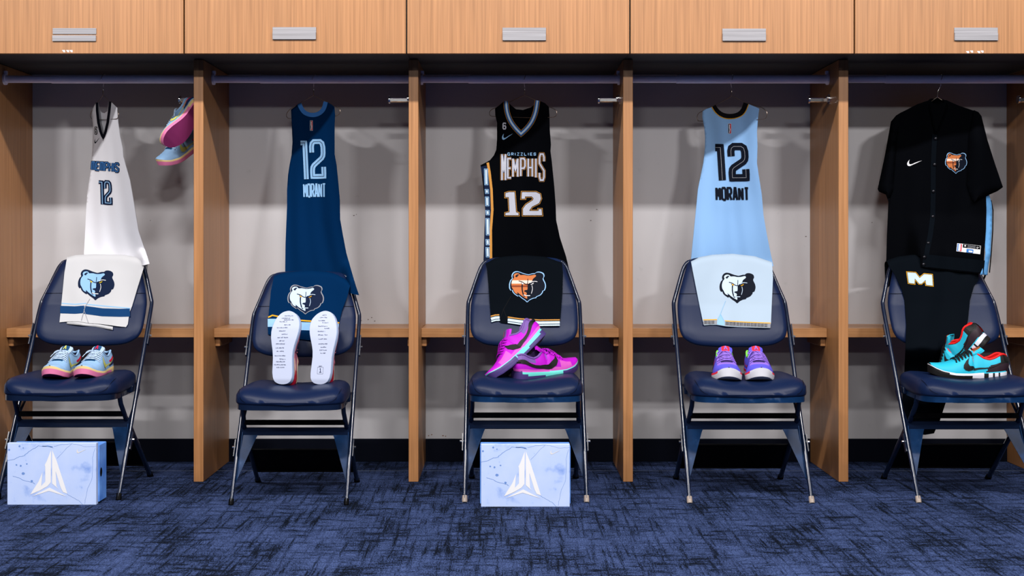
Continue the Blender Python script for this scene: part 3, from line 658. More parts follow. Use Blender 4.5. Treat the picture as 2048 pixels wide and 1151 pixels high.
# --- sky blue jersey (bay 4), seen from behind
bL = [(1405.6, 222), (1405, 234), (1409, 256), (1410.5, 275), (1410, 297), (1406.7, 326), (1396, 378), (1392, 420), (1387, 470), (1381, 530)]
bR = [(1547, 532), (1541, 505), (1534, 470), (1527, 430), (1523.5, 388), (1517, 347), (1514, 326), (1515, 292), (1514, 263), (1515, 250), (1516, 235), (1518.5, 217)]
f4 = [(1423.5, 214), (1412, 218)]+bL+[(1460, 525)]+bR+[(1512, 214), (1497, 208), (1488, 224), (1476, 233), (1460, 237), (1443, 234), (1431, 225)]
b4 = [(1426, 214), (1413, 218)]+bL+[(1460, 525)]+bR+[(1512, 215), (1495, 208), (1480, 255), (1460, 268), (1440, 255)]
M4 = jersey_map(bL+bR, 1463, 207, 522, 1.0, .83, fold=.013)
def p_trim4(m, M):
    c = [(1427, 212), (1433, 221), (1441, 228), (1450, 231.5), (1459, 232.6), (1470, 231.5), (1480, 227), (1487, 219), (1492, 206)]
    sribbon(m, c, 10, M, (0, -.0010, 0), 0, step=4)
    sribbon(m, [(1423.7, 214), (1430, 224), (1439, 232), (1449, 236.3), (1459, 237.5), (1471, 236.3), (1483, 231.5), (1491, 223), (1497, 208.5)], 1.3, M, (0, -.0016, 0), 1, step=4)
def p_num4(m, M): text(m, '12', [(1427, 283), (1495, 283), (1500, 362), (1432, 363)], M, [(14.5, 0, 0), (.8, 1, .0006)], gap=.62, widths={'1': .32, '2': 1.0})
def p_nam4(m, M): text(m, 'MORANT', [(1430, 373), (1498, 374), (1499, 401.5), (1431, 401.5)], M, [(4.4, 0, 0)], gap=.62)
J4 = jersey(3, 'sky blue sleeveless jersey with dark neckline, back showing navy MORANT 12', f4, b4, M4, SKYF, None,
       [('neck_trim', p_trim4, [I_BLK, I_GOLD]), ('number', p_num4, [I_DK, I_GREY]), ('name_lettering', p_nam4, I_DK), ('league_logo', nba(1456, 247, 6.5, 20), [I_WHITE, I_NAVY, I_RED])],
       dict(twist=(1463, 190), top=0, label='wire hanger holding the sky blue jersey', pts=[(1463, 192), (1446, 202), (1426, 212), (1405, 222), (1397, 227), (1394, 234), (1396, 240), (1402, 242), (1463, 242), (1516, 239), (1528, 238), (1533, 233), (1534, 225), (1529, 219), (1518, 213), (1490, 204), (1475, 197), (1463, 192)]), 1.0, 1463)
# --- black warm-up jacket (bay 5)
tj = thing('warmup_jacket', (1.78, .17, .9), 'black short-sleeved button-up jacket with bear emblem, hanging in rightmost bay', 'jacket')
JB = [(1860, 199.5), (1835, 208), (1800, 226), (1793, 240), (1788, 300), (1780, 390), (1777, 404), (1774, 470), (1772.5, 523), (1800, 519), (1830, 511), (1841, 512), (1841, 534), (1900, 541), (1967, 547.5), (1969, 500), (1972, 460), (1973, 420), (1972, 389), (1962, 320), (1958, 240), (1950, 222), (1915, 210), (1891.7, 199.5), (1886, 206), (1875, 209), (1866, 206)]
def MJ(px, py, extra=0.0):
    x = (px-1877)*5.16/F; v = (py-200)/330
    y = .15-.35*(1-max(0, min(1, v)))*x+.02*v
    r = abs(px-1877)/100
    y += .028*max(0, r-.1)**1.3*(1 if v > .1 else max(0, v)*10)
    y += .010*noise.noise(Vector((px*.02, py*.008, 3.1)))+.005*math.sin(px*.11+py*.01)*max(0, v)
    def ss(t): t = max(0, min(1, t)); return t*t*(3-2*t)
    k = ss((px-1812)/34)*ss((py-425)/85); y = y*(1-k)+k*(.045-.055*max(0, (px-1877)/95)**2+.005*math.sin(px*.13))
    return P(px, py, min(y, .40)+extra)
def chest(px, py): return MJ(px, py)
m = MB(); sheet(m, JB, MJ, 8, (0, 0, 0), .0015); sub(m, 'body', BLACKF, tj, True, 60)
JBB = [(1862, 200), (1835, 209), (1800, 227), (1790, 300), (1779, 400), (1776, 518), (1850, 525), (1965, 540), (1970, 400), (1958, 300), (1955, 230), (1915, 212), (1890, 200), (1880, 196), (1870, 196)]
m = MB(); sheet(m, JBB, lambda a, b: P(a, b, max(MJ(a, b).y+.012+.05*max(0, 1-((a-1877)/95)**2), .185 if b > 430 else 0)), 10, (0, 0, 0), .0015); sub(m, 'rear_panel', BLACKF, tj, True, 60)
for nm, ol, tw in (('left', [(1803, 224), (1792, 231), (1782, 243), (1770, 310), (1755.4, 378), (1758, 383), (1772, 389), (1777, 404), (1786, 380), (1792, 300), (1797, 250)], 1),
                ('right', [(1948, 220), (1957, 224), (1963, 232), (1975, 280), (1990, 327), (2006, 374), (1995, 382), (1972, 392), (1950, 404), (1942, 396), (1934, 370), (1936, 320), (1938, 270)], -1)):
    m = MB()
    def MS(px, py, ol=ol):
        xl, xr = edges_at(ol, max(ol[0][1]+4, min(400, py))); u = max(0, min(1, (px-xl)/max(1, xr-xl)))
        b = MJ(px, py); return P(px, py, b.y-.006-.022*math.sin(math.pi*u)*min(1, (py-220)/60 if py > 220 else 0))
    def MSb(px, py, ol=ol):
        b = MJ(px, py); return P(px, py, b.y+.02)
    sheet(m, ol, MS, 8, (0, 0, 0), .0015); sheet(m, ol, MSb, 10, (0, 0, 0), .0015); sub(m, 'sleeve', BLACKF, tj, True, 60)
m = MB()
m.tube(smooth_curve([MJ(x, y)+Vector((0, d, 0)) for x, y, d in ((1870, 268, -.004), (1864, 240, -.004), (1859, 215, -.002), (1861, 201, .02), (1876, 197, .05), (1890, 201, .02), (1893, 213, -.002), (1884, 240, -.004), (1872, 268, -.006))], 5), [.006]*41, 8, flat=.5)
sub(m, 'collar', BLACKF, tj, True, 60)
m = MB(); ribbon(m, [(1869, 268), (1866, 330), (1866, 385), (1865, 433), (1860, 470), (1854, 500), (1850, 534)], 10, MJ, (0, -.003, 0), 0, step=8)
ribbon(m, [(1845, 520), (1900, 526), (1968, 533)], 25, MJ, (0, -.0025, 0), 0, step=8); sub(m, 'placket_and_hem', BLACKS, tj, True)
for (bx, by) in ((1871, 277), (1869, 329), (1866.5, 382.5), (1865.5, 433), (1856.5, 486), (1848.5, 514), (1847, 528.5)):
    c = MJ(bx, by)+Vector((0, -.004, 0)); sub(MB().tube([c+Vector((0, .003, 0)), c, c+Vector((0, -.002, 0)), c+Vector((0, -.0035, 0))], [.0075, .0075, .0065, .0035], 12), 'snap_button', mat('snap_metal', (35, 35, 40), .3, metal=.8), tj, True, 40)
m = MB(); bear(m, (1890, 305, 1934, 347), chest, (0, 1, 2, 3, 4, 5, 6)); sub(m, 'bear_emblem', [I_SKY, I_DK, I_COP, I_WHITE, I_WHITE, I_COPL, I_COPD], tj)
m = MB(); swoosh(m, [(1814, 319), (1844, 320), (1844, 332), (1814, 332)], MJ); sub(m, 'logo', I_WHITE, tj)
ZS = [(1972, 389), (1978, 388), (1983, 405), (1984.5, 420), (1984, 460), (1982, 490), (1981, 510), (1977, 530), (1975, 550), (1967, 549), (1960, 549), (1968, 530), (1971, 505), (1969, 480), (1969, 420)]
m = MB(); sheet(m, ZS, lambda a, b: P(a, b, MJ(1968, b).y+.004+.0009*(a-1968)), 6, (0, 0, 0), .0012); zs = sub(m, 'side_zip_panel', ink('zip_panel_blue', (100, 165, 225)), tj, True)
m = MB(); ribbon(m, [(1982, 400), (1986, 420), (1985.5, 460), (1983, 500), (1979, 545)], 2.4, lambda a, b: P(a, b, MJ(1968, b).y+.02), (0, 0, 0), 0); sub(m, 'zip_tape', I_BLK, tj)
m = MB(); m.tube([P(1972, 545, .17), P(1970, 551, .17), P(1967, 558, .17)], .004, 8); sub(m, 'zip_pull', I_BLK, tj, True)
def LB(m):
    q = [(1914, 486), (1961.5, 491), (1960, 508), (1912.5, 502)]
    def R(u0, v0, u1, v1, mi, e):
        sheet(m, [tuple(bil(q, a, b)) for a, b in ((u0, v0), (u1, v0), (u1, v1), (u0, v1))], MJ, 3, (0, -.002-e*2.5, 0), None, mi)
    R(0, 0, 1, 1, 0, 0); R(.02, .05, .11, .95, 1, .0004); R(.11, .05, .2, .95, 2, .0004); R(.06, .1, .15, .9, 0, .0008)
    R(.24, .55, .98, .98, 3, .0004); R(.41, .02, .7, .45, 4, .0004); R(.5, .1, .66, .28, 0, .0008)
    text(m, 'M', [tuple(bil(q, .30, .92)), tuple(bil(q, .36, .92)), tuple(bil(q, .36, .65)), tuple(bil(q, .30, .65))], MJ, [(.8, 0, 0)], y_off=-.0055)
    swoosh(m, [tuple(bil(q, .82, .9)), tuple(bil(q, .95, .9)), tuple(bil(q, .95, .62)), tuple(bil(q, .82, .62))], MJ, 0, -.0055, 2.5)
    for v in (.85, .73, .62): ribbon(m, [bil(q, .43, v), bil(q, .77, v)], .6, MJ, (0, -.0055, 0), 5, step=3)
m = MB(); LB(m); sub(m, 'size_label', [I_WHITE, I_SBLUE, I_RED, I_BLK, I_SBLUE, I_GREY], tj)
c = P(1880, 158, .16); ht = thing('wire_hanger', (c.x, .16, c.z), 'wire hanger holding the black jacket', 'hanger', 'wire clothes hangers')
arc = [Vector((c.x+.008*math.cos(a), c.y+.021*math.sin(a), c.z+.0205*math.cos(a))) for a in [math.radians(d) for d in range(110, -120, -20)]]
sub(MB().tube(smooth_curve([P(1875, 195, .16), P(1876, 182, .16), P(1882, 170, .16)]+arc, 3), .0014, 6), 'hook', CHROME, ht, True)
sub(MB().tube(smooth_curve([P(a, b, MJ(a, b).y+(.03 if b > 205 else .02)) for a, b in [(1875, 194), (1865, 201), (1842, 219), (1820, 236), (1822, 242), (1875, 243), (1930, 242), (1928, 234), (1905, 217), (1885, 201), (1875, 194)]], 4), .0014, 6), 'shoulder_wire', WIRE, ht, True)
# ------------------------------------------------------------------ shorts / pants over the chair backs
def drape_map(i, top, seed=0, fold=.004, clear=.007):
    R = .021
    def tp(px):
        if px <= top[0][0]: return top[0][1]
        for (x1, y1), (x2, y2) in zip(top, top[1:]):
            if px <= x2:
                k = (px-x1)/(x2-x1); return y1+(y2-y1)*k
        return top[-1][1]
    def M(px, q):
        T = tp(px); d0 = CD+.1; qq = max(q, T)
        y = .1
        for _ in range(3):
            z = EYE-(qq-VY)*(CD+y)/F; y = padY(i, px, z, clear)
        w = max(0, q-T); y -= fold*noise.noise(Vector((px*.03+seed, q*.022, seed)))*min(1, w/30)+fold*.6*min(1, w/60)*math.sin(px*.09+seed)
        rp = R*F/(CD+y)
        if q >= T:
            if w < rp: y += R*(1-math.sqrt(max(0, 1-((rp-w)/rp)**2)))
            return P(px, q, y)
        # over the top and down behind
        top3 = P(px, T, y+R); s = (T-q)*(CD+y)/F
        flat = .028
        if s < flat: return top3+Vector((0, s, 0))
        s -= flat; a = s/R
        if a < math.pi/2: return top3+Vector((0, flat+R*math.sin(a), -R*(1-math.cos(a))))
        return top3+Vector((0, flat+R+(s-R*math.pi/2)*.10, -R-(s-R*math.pi/2)*.98))
    return M
def shorts(i, label, outline, top, fmat, parts, seed, back=90, nm='basketball_shorts', cat='shorts', grp='shorts draped over chair backs'):
    M = drape_map(i, top, seed); z0 = P(top[1][0], top[1][1], .1)
    t = thing(nm, (z0.x, .1, z0.z), label, cat, grp)
    xl, xr = top[0][0], top[-1][0]
    ext = outline+[(xr-1, top[-1][1]), (xr-8, top[-1][1]-back), (xl+8, top[0][1]-back), (xl+1, top[0][1])]
    m = MB(); sheet(m, ext, M, 4.5, (0, 0, 0), .002); sub(m, 'cloth_body', fmat, t, True, 70)
    m = MB(); o2 = [(x, y) for x, y in outline]
    for (pn, fn, mats) in parts: m = MB(); fn(m, M); sub(m, pn, mats, t, pn in ('hem_flap', 'under_layer'))
    return M
# each outline runs from top-left down the left side, along the hem, up the right side (top edge comes from `top`)
def p1(m, M): bear(m, (156, 539, 229, 600), M, (0, 1, 2, 3, 4), rot=.03)
def p1s(m, M):
    ribbon(m, [(123.5, 606), (150, 608), (173, 606)], 2, M, (0, -.0008, 0), 0); ribbon(m, [(174, 608), (215, 612), (261, 616)], 2, M, (0, -.0008, 0), 0)
    ribbon(m, [(120.5, 618.5), (150, 619.5), (169, 618)], 15, M, (0, -.001, 0), 1, step=6); ribbon(m, [(168.5, 619), (205, 624), (240, 625), (260, 624.5)], 16, M, (0, -.001, 0), 1, step=6)
    ribbon(m, [(171, 612), (163, 640)], 1.1, M, (0, -.002, 0), 2); ribbon(m, [(168, 618), (177, 645)], .9, M, (0, -.002, 0), 2); ribbon(m, [(180, 597), (171, 612)], .8, M, (0, -.002, 0), 2)
def p1f(m, M): sheet(m, [(133, 640), (133, 647.5), (190, 653), (225, 659.5), (225, 653), (180, 645)], M, 6, (0, .003, 0), .002)
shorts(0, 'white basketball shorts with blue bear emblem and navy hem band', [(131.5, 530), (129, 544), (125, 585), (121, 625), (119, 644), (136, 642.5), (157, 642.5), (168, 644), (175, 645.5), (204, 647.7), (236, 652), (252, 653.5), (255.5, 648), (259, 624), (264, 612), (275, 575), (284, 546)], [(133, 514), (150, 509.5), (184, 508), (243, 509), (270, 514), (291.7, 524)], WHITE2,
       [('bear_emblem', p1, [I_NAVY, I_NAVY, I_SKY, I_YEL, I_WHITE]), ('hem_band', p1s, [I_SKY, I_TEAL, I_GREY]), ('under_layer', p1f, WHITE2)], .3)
def p2(m, M): bear(m, (575, 569, 648, 628), M, (0, 1, 2, 3, 4))
def p2s(m, M):
    ribbon(m, [(536.5, 634), (545, 630), (560, 633), (600, 640), (640, 643), (678.5, 645)], 2.6, M, (0, -.0012, 0), 0, step=6)
    ribbon(m, [(535.5, 645), (560, 645), (600, 651.5), (640, 653), (677.5, 655)], 16, M, (0, -.0008, 0), 1, step=6)
shorts(1, 'navy basketball shorts with pale bear emblem, behind the white shoe soles', [(545, 566), (541.6, 582), (538, 620), (535.5, 652), (536, 668), (560, 674), (600, 678), (640, 682), (674, 684), (677, 650), (684, 620), (695, 592)], [(547, 552), (557, 548), (571, 544.5), (600, 541.5), (624, 540.5), (650, 542.5), (665, 545.5), (675, 549), (690, 557), (702, 568)], NAVYF,
       [('bear_emblem', p2, [I_GREY, I_NAVY, I_PALE, I_GOLD, I_PALE]), ('hem_band', p2s, [I_GOLD, I_SKY])], .9)
def p3(m, M): bear(m, (1018, 542, 1092, 604), M, (0, 1, 2, 3, 4, 5, 6))
def p3s(m, M):
    for pts in ([(981.5, 632), (990, 629.5), (998.5, 629)], [(1015.5, 633.5), (1040, 637), (1080, 639.5), (1119.5, 639)]):
        for dy, wd, mi in ((0, 2.2, 0), (5.3, 5, 1), (10.5, 2.6, 1)): ribbon(m, [(a+ (dy*.12 if a < 1000 else 0), b+dy) for a, b in pts], wd, M, (0, -.001, 0), mi, step=6)
    ribbon(m, [(1022, 592), (1007, 618), (999, 640)], .9, M, (0, -.001, 0), 2); ribbon(m, [(1007, 618), (1017, 645)], .9, M, (0, -.001, 0), 2)
shorts(2, 'black basketball shorts with copper bear emblem and striped hem', [(973.5, 535), (977, 570), (980.4, 618), (982.5, 643), (998, 641.5), (1002, 645), (1016.6, 647), (1040, 650), (1080, 653), (1118.7, 652), (1121, 632), (1125, 583), (1126, 545)], [(970, 527), (990, 516), (1010, 512.5), (1047, 510), (1090, 513), (1125, 525)], BLACKS,
       [('bear_emblem', p3, [I_SKY, I_DK, I_COP, I_WHITE, I_WHITE, I_COPL, I_COPD]), ('hem_band', p3s, [I_OR, I_PALE, I_BLK])], 1.7)
def p4(m, M): bear(m, (1439, 545, 1511, 606), M, (0, 1, 2, 3, 4))
def p4s(m, M):
    for pts in ([(1406.5, 639), (1434, 638.5)], [(1449.5, 641), (1490, 643.5), (1541, 645.5)]):
        ribbon(m, pts, 1.8, M, (0, -.0014, 0), 0, step=6); ribbon(m, [(a, b+5.2) for a, b in pts], 8.4, M, (0, -.001, 0), 1, step=6)
        x = pts[0][0]+2; k = 0
        while x < pts[-1][0]-6:
            yb = pts[0][1]+(pts[-1][1]-pts[0][1])*(x-pts[0][0])/(pts[-1][0]-pts[0][0])+5.2
            if k % 2: 
                for dy in (-2.4, 0, 2.4): ribbon(m, [(x, yb+dy), (x+6, yb+dy+.2)], 1.0, M, (0, -.0016, 0), 2)
            else:
                for dx in (.6, 2.8, 5): ribbon(m, [(x+dx, yb-3.4), (x+dx, yb+3.4)], 1.0, M, (0, -.0016, 0), 2)
            x += 7; k += 1
    sheet(m, [(1440.7, 626), (1433, 648), (1451.5, 651)], M, 5, (0, -.0008, 0), None, 3); ribbon(m, [(1451, 601), (1440.7, 627), (1434, 640)], 1.0, M, (0, -.0018, 0), 3)
    ribbon(m, [(1440.7, 627), (1450, 644)], 1.0, M, (0, -.0018, 0), 3)
shorts(3, 'pale blue basketball shorts with navy bear emblem and patterned hem', [(1384.7, 537), (1393, 580), (1400, 615), (1405, 639), (1408, 650), (1420, 649), (1433.5, 649), (1451.7, 652), (1490, 654), (1540, 655.5), (1542, 645), (1544, 597), (1546, 555)], [(1381, 523), (1400, 514), (1427, 509), (1466, 507), (1510, 512), (1545, 524)], PALEF,
       [('bear_emblem', p4, [I_DK, I_DK, I_PALE, I_GOLD, I_PALE]), ('hem_band', p4s, [I_GOLD, I_GREY, I_BLK, I_SKY])], 2.6)
# pants on chair 5
ptop = [(1774, 524), (1785, 518), (1800, 513), (1830, 509), (1870, 509), (1900, 511), (1925, 515), (1942, 523), (1952, 533), (1957, 545)]
MP0 = drape_map(4, ptop, 4.2, .006)
def MP(px, q):
    b = MP0(px, q)
    if q > 694:
        k = min(1, (q-694)/50); k = k*k*(3-2*k); y = MP0(px, 694).y*(1-k)+.02*k+(.03 if q > 760 else 0)*min(1, (q-760)/60 if q > 760 else 0)
        y += .004*math.sin(px*.12)
        return P(px, q, y)
    return b
t = thing('warmup_pants', (1.8, 0, .88), 'black warm-up pants with outlined M, draped through the rightmost chair', 'pants')
m = MB(); sheet(m, [(1777, 530), (1792, 553), (1804, 580), (1809, 600), (1813, 650), (1811, 700), (1809, 745), (1805, 800), (1806, 850), (1815, 866), (1850, 869), (1868, 866), (1880, 840), (1893, 800), (1900, 745), (1922, 700), (1936, 640), (1940, 600), (1948, 572), (1957, 560), (1957, 545), (1952, 450), (1780, 440), (1775, 524)], MP, 4.5, (0, 0, 0), .003)
sub(m, 'cloth_body', BLACKS, t, True, 70)
m = MB(); LM = [(1814, 544), (1831, 545), (1839, 555), (1848, 547.5), (1864, 549), (1865.5, 571), (1852, 569.5), (1850.5, 560), (1843, 567), (1838, 567), (1829.5, 557), (1829, 567), (1817, 565.5)]
for k, mi, e in ((1.6, 0, 0), (.6, 1, .0004), (-.3, 2, .0008)): sheet(m, grow(LM, k), MP, 5, (0, -.001-e, 0), None, mi)
sub(m, 'letter_patch', [I_GOLD, I_DK, I_PALE], t)
# ------------------------------------------------------------------ shoe boxes
JAW = []
def shoebox(x0, x1, y0, h, depth, label):
    t = thing('shoe_box', ((x0+x1)/2, y0, 0), label, 'box', 'blue shoe boxes')
    sub(MB().box(x0, x1, y0, y0+.022, .0, h, bev=.0012), 'lid', BOXM, t)
    bd = sub(MB().box(x0-.004, x1+.004, y0+.022, y0+depth, .006, h-.010, bev=.002), 'box_body', BOXD, t)
    w = x1-x0
    def Mx(u, v): return Vector((x0+u*w, y0, v*h))
    S_ = MB(); o = (0, -.0006, 0)
    # triangular monogram
    def zz(pts): return [((a-75)/725.0, 1-(b-600)/505.0) for a, b in pts]
    for pl in ([(433, 655), (430, 920), (405, 950), (345, 985), (262, 1020), (330, 915), (362, 838), (352, 950), (385, 915), (385, 790), (380, 780), (398, 745)],
               [(441, 655), (478, 745), (565, 1012), (530, 1000), (512, 965), (470, 830), (476, 950), (490, 972), (441, 930)],
               [(420, 963), (560, 1035), (415, 990), (275, 1035)]):
        sheet(S_, zz(pl), Mx, .05, o)
    sub(S_, 'monogram', mat('box_white', (.60, .60, .62), .5, lin=True, spec=.1), t)
    S_ = MB(); q = [zz([(640, 645)])[0], zz([(725, 645)])[0], zz([(725, 682)])[0], zz([(640, 682)])[0]]
    sheet(S_, [tuple(bil(q, a, b/.47)) for a, b in SW], Mx, .02, o); sub(S_, 'logo', I_WHITE, t)
    S_ = MB(); random.seed(5)
    for pl, wd in (([(75, 745), (120, 735), (165, 715), (215, 700), (250, 672), (300, 640), (330, 622), (420, 628), (450, 640)], .006), ([(800, 625), (720, 632), (640, 612), (600, 606), (560, 640), (480, 725)], .003), ([(120, 870), (160, 880), (210, 905), (290, 925), (300, 935)], .006),
                   ([(790, 640), (770, 720), (772, 800), (765, 900), (730, 970), (715, 1040), (705, 1095)], .003), ([(560, 1015), (620, 1050), (660, 1070), (690, 1100)], .004), ([(455, 625), (520, 612), (600, 606)], .004), ([(360, 622), (420, 626), (445, 632)], .014)):
        zp = zz(pl); fine = []
        for a, b in zip(zp, zp[1:]):
            for k in range(4): f = k/4; fine.append((a[0]+(b[0]-a[0])*f+random.uniform(-.003, .003), a[1]+(b[1]-a[1])*f+random.uniform(-.005, .005)))
        fine.append(zp[-1]); ribbon(S_, fine, wd, Mx, (0, -.0003, 0), 0, step=.2)
    for (a, b, r) in ((205, 848, .018), (150, 778, .01), (235, 770, .01), (185, 785, .012), (90, 655, .012), (175, 625, .012), (205, 640, .008), (275, 910, .014)):
        c = zz([(a, b)])[0]; sheet(S_, [(c[0]+r*math.cos(k)*(.8+.3*random.random()), c[1]+1.4*r*math.sin(k)*(.8+.3*random.random())) for k in [j*.7 for j in range(9)]], Mx, .05, (0, -.0003, 0))
    sub(S_, 'crack_print', ink('crack_blue', (120, 158, 226)), t)
    # finger hole on the side facing the room's middle
    c = Vector((x1+.0041, y0+depth*.40, h*.5)); vs = [c+Vector((.0004, math.cos(a)*.012, math.sin(a)*.017)) for a in [k*math.pi/8 for k in range(16)]]
    mh = MB().add(vs, [tuple(range(16))]); sub(mh, 'finger_hole', I_BLK, t)
d = CD-.440
shoebox((14.5-VX)*d/F, (192.5-VX)*d/F, -.440, .2255, .105, 'light blue cracked-print shoe box under the leftmost chair, right end visible')
d = CD-.474
shoebox((962-VX)*d/F, (1139.5-VX)*d/F, -.474, .2265, .115, 'light blue cracked-print shoe box under the middle chair')
# ------------------------------------------------------------------ shoes
def interp(tab, t):
    if t <= tab[0][0]: return tab[0][1]
    for (a, b), (c, d) in zip(tab, tab[1:]):
        if t <= c: k = (t-a)/(c-a); return b+(d-b)*k
    return tab[-1][1]
LAT = [(0, .006), (.006, .016), (.018, .025), (.04, .033), (.08, .039), (.15, .043), (.25, .0435), (.36, .0445), (.45, .048), (.54, .0535), (.62, .0575), (.70, .0585), (.77, .056), (.84, .0505), (.90, .043), (.94, .0355), (.97, .0275), (.99, .017), (1, .004)]
MED = [(0, .006), (.006, .016), (.018, .025), (.04, .032), (.08, .037), (.15, .038), (.25, .0355), (.36, .0335), (.44, .0345), (.52, .039), (.60, .0455), (.68, .051), (.75, .0535), (.82, .0525), (.88, .047), (.93, .0375), (.965, .027), (.988, .016), (1, .004)]
ZB = [(0, .006), (.06, .001), (.3, 0), (.62, 0), (.75, .003), (.88, .011), (1, .026)]
ZM = [(0, .040), (.1, .036), (.3, .031), (.5, .027), (.7, .028), (.85, .036), (.93, .046), (1, .059)]
HT_ = [(0, .088), (.05, .098), (.1, .098), (.18, .084), (.25, .078), (.32, .083), (.40, .100), (.46, .104), (.55, .094), (.65, .079), (.75, .067), (.85, .062), (.93, .062), (1, .062)]
CO = [(0, .0), (.02, .014), (.06, .024), (.12, .029), (.25, .031), (.35, .027), (.41, .020), (.45, .008), (.47, 0), (1, 0)]
def shoe(label, group, pal, toe, up, loc, side=1, L=.30, anchor=(0, .15, 0), sole_text=None, s=1.0, kwz={}):
    t_ = Vector(toe).normalized(); u_ = Vector(up); u_ = (u_-t_*u_.dot(t_)).normalized(); x_ = t_.cross(u_)
    R = Matrix((x_, t_, u_)).transposed(); Mw = Matrix.Translation(Vector(loc)) @ R.to_4x4() @ Matrix.Scale(s, 4) @ Matrix.Translation(-Vector(anchor))
    o = bpy.data.objects.new('sneaker', None); COL.objects.link(o); o.matrix_world = Mw; o.empty_display_size = .05
    o['label'] = label; o['category'] = 'shoe'; o['group'] = group
    def B(mb, nm, mats, parent=o, smooth=True, angle=40, **k):
        ob = mb.build(nm, mats, parent, smooth, **k); recalc(ob, angle); return ob
    def half(tt, sd): return interp(LAT if sd*side > 0 else MED, tt)
    n = 46; ts = [.5-.5*math.cos(math.pi*i/(n-1)) for i in range(n)]
    ts = [ .72*tt+.28*i/(n-1) for i, tt in enumerate(ts)]
    # sole: outsole + midsole as rings of contour
    def contour(k, zf): return [Vector((half(tt, 1)*k, tt*L, zf(tt))) for tt in ts]+[Vector((-half(tt, -1)*k, tt*L, zf(tt))) for tt in reversed(ts)]
    zb = lambda t: interp(ZB, t); zm = lambda t: interp(ZM, t)
    ho = .009
    m = MB()
    N2_ = 2*n
    bot = contour(.965, zb); m.grid([contour(.93, zb), bot, contour(1.0, lambda t: zb(t)+.003), contour(1.01, lambda t: zb(t)+ho)], closed=True, mi=1)
    nf = len(m.f)
    for i in range(N2_): m.m[i] = 0
    b = 0
    for i in range(n-1): m.f.append((b+i, b+i+1, b+N2_-2-i, b+N2_-1-i)); m.m.append(0)
    B(m, 'outsole', [pal['tread'], pal['out']])
    zone_m = pal.get('zm')
    hs = [0, .25, .55, .85, 1.0]; ks = [1.0, 1.02, 1.03, 1.015, .985]
    m = MB(); m.grid([contour(k, lambda t, h=h: zb(t)+ho+(zm(t)-zb(t)-ho)*h) for h, k in zip(hs, ks)], closed=True,
                     mif=(lambda i, k: zone_m(ts[k if k < n else N2_-1-k], i/3.0, side*(1 if k < n else -1))) if zone_m else None)
    B(m, 'midsole', pal['mid'])
    # upper
    zone_u = pal.get('zu')
    K = 12
    def upt(tt, a, sd, off=0.0):
        a = max(0.0, min(1.0, a))
        w_ = half(tt, sd)*.955; c = interp(CO, tt); H = interp(HT_, tt); z1 = zm(tt)-.003
        ang = a*math.pi/2; ca, sa = max(0, math.cos(ang)), math.sin(ang)
        fr = min(1, max(0, (tt-.45)/.3)); ex = 1.0-.28*fr if c < .002 else .75
        x = c+(w_-c)*(ca**(.62+.1*fr)); z = z1+(H-z1)*(sa**(1.05 if tt < .9 else .9))
        if c > .002: x = c+(w_-c)*(1-a)**.8 + .003*math.sin(math.pi*a); z = z1+(H-z1)*a
        p = Vector((sd*x, tt*L, z))
        p.y -= .011*max(0, 1-tt/.12)*math.sin(math.pi*min(1, a*.9+.08))
        if off:
            nv = Vector((sd*(ca*.8+(.35 if c > .002 else .0)), 0.15*fr, sa*.9 if c < .002 else .2)); p += nv.normalized()*off
        return p
    m = MB(); nn = 54; tu = [i/(nn-1) for i in range(nn)]
    for sd in (1, -1):
        rows = [[upt(tt, k/K, sd) for k in range(K+1)] for tt in tu]
        m.grid(rows, mif=(lambda i, k, sd=sd: zone_u(tu[i], k/K, sd*side)) if zone_u else None)
    B(m, 'upper', pal['upper'], angle=70)
    # lining + insole
    m = MB()
    for sd in (1, -1):
        m.grid([[upt(tt, 1-k/4*.9, sd)+Vector((-sd*.0045, 0, -.0005)) for k in range(5)] for tt in [.015+i*.455/16 for i in range(17)]])
    m.grid([[Vector((x*(interp(CO, tt)+.008), tt*L, zm(tt)+.002)) for x in (-1, 0, 1)] for tt in [.01+i*.55/12 for i in range(13)]])
    B(m, 'lining', pal['lining'])
    ring = [upt(tt, 1, 1)+Vector((-.001, 0, .001)) for tt in [.008+i*.42/16 for i in range(17)]]+[upt(tt, 1, -1)+Vector((.001, 0, .001)) for tt in reversed([.008+i*.42/16 for i in range(17)])]
    B(MB().tube(ring, .0042, 8, closed=True), 'collar', pal['collar'])
    # tongue
    rows = []
    for i, (yy, zz, hw) in enumerate(((.57*L, .094, .012), (.50*L, .103, .019), (.44*L, .110, .024), (.40*L, .117, .027), (.37*L, .123, .027), (.355*L, .127, .025), (.350*L, .125, .020))):
        rows.append([Vector((hw*x, yy-abs(x)**2*.008, zz-.009*abs(x)**2)) for x in (-1, -.6, -.2, .2, .6, 1)])
    back = [[p+Vector((0, -.007, -.006)) for p in r] for r in rows]
    m = MB(); m.grid(rows, mif=lambda i, k: 1 if k in (1, 2, 3) and i >= 2 else 0); m.grid([rows[-1], back[-1]]); m.grid(back); m.grid([[r[0] for r in rows], [r[0] for r in back]]); m.grid([[r[-1] for r in rows], [r[-1] for r in back]])
    tg = B(m, 'tongue', [pal['tongue'], pal['patch']])
    mm = MB()
    def MT(u, v): # u -1..1 across, v along: 0 front low .. 1 top
        yy = .435*L+(.36*L-.435*L)*v; zz = .111+(.1255-.111)*v; return Vector((u*.014, yy+.0, zz+.0022))
    sheet(mm, [(-.55, .0), (-.12, 1), (.12, 1), (.55, 0), (.2, .12), (0, .6), (-.2, .12)], MT, .4); B(mm, 'tongue_logo', pal['tlogo'], tg, False)
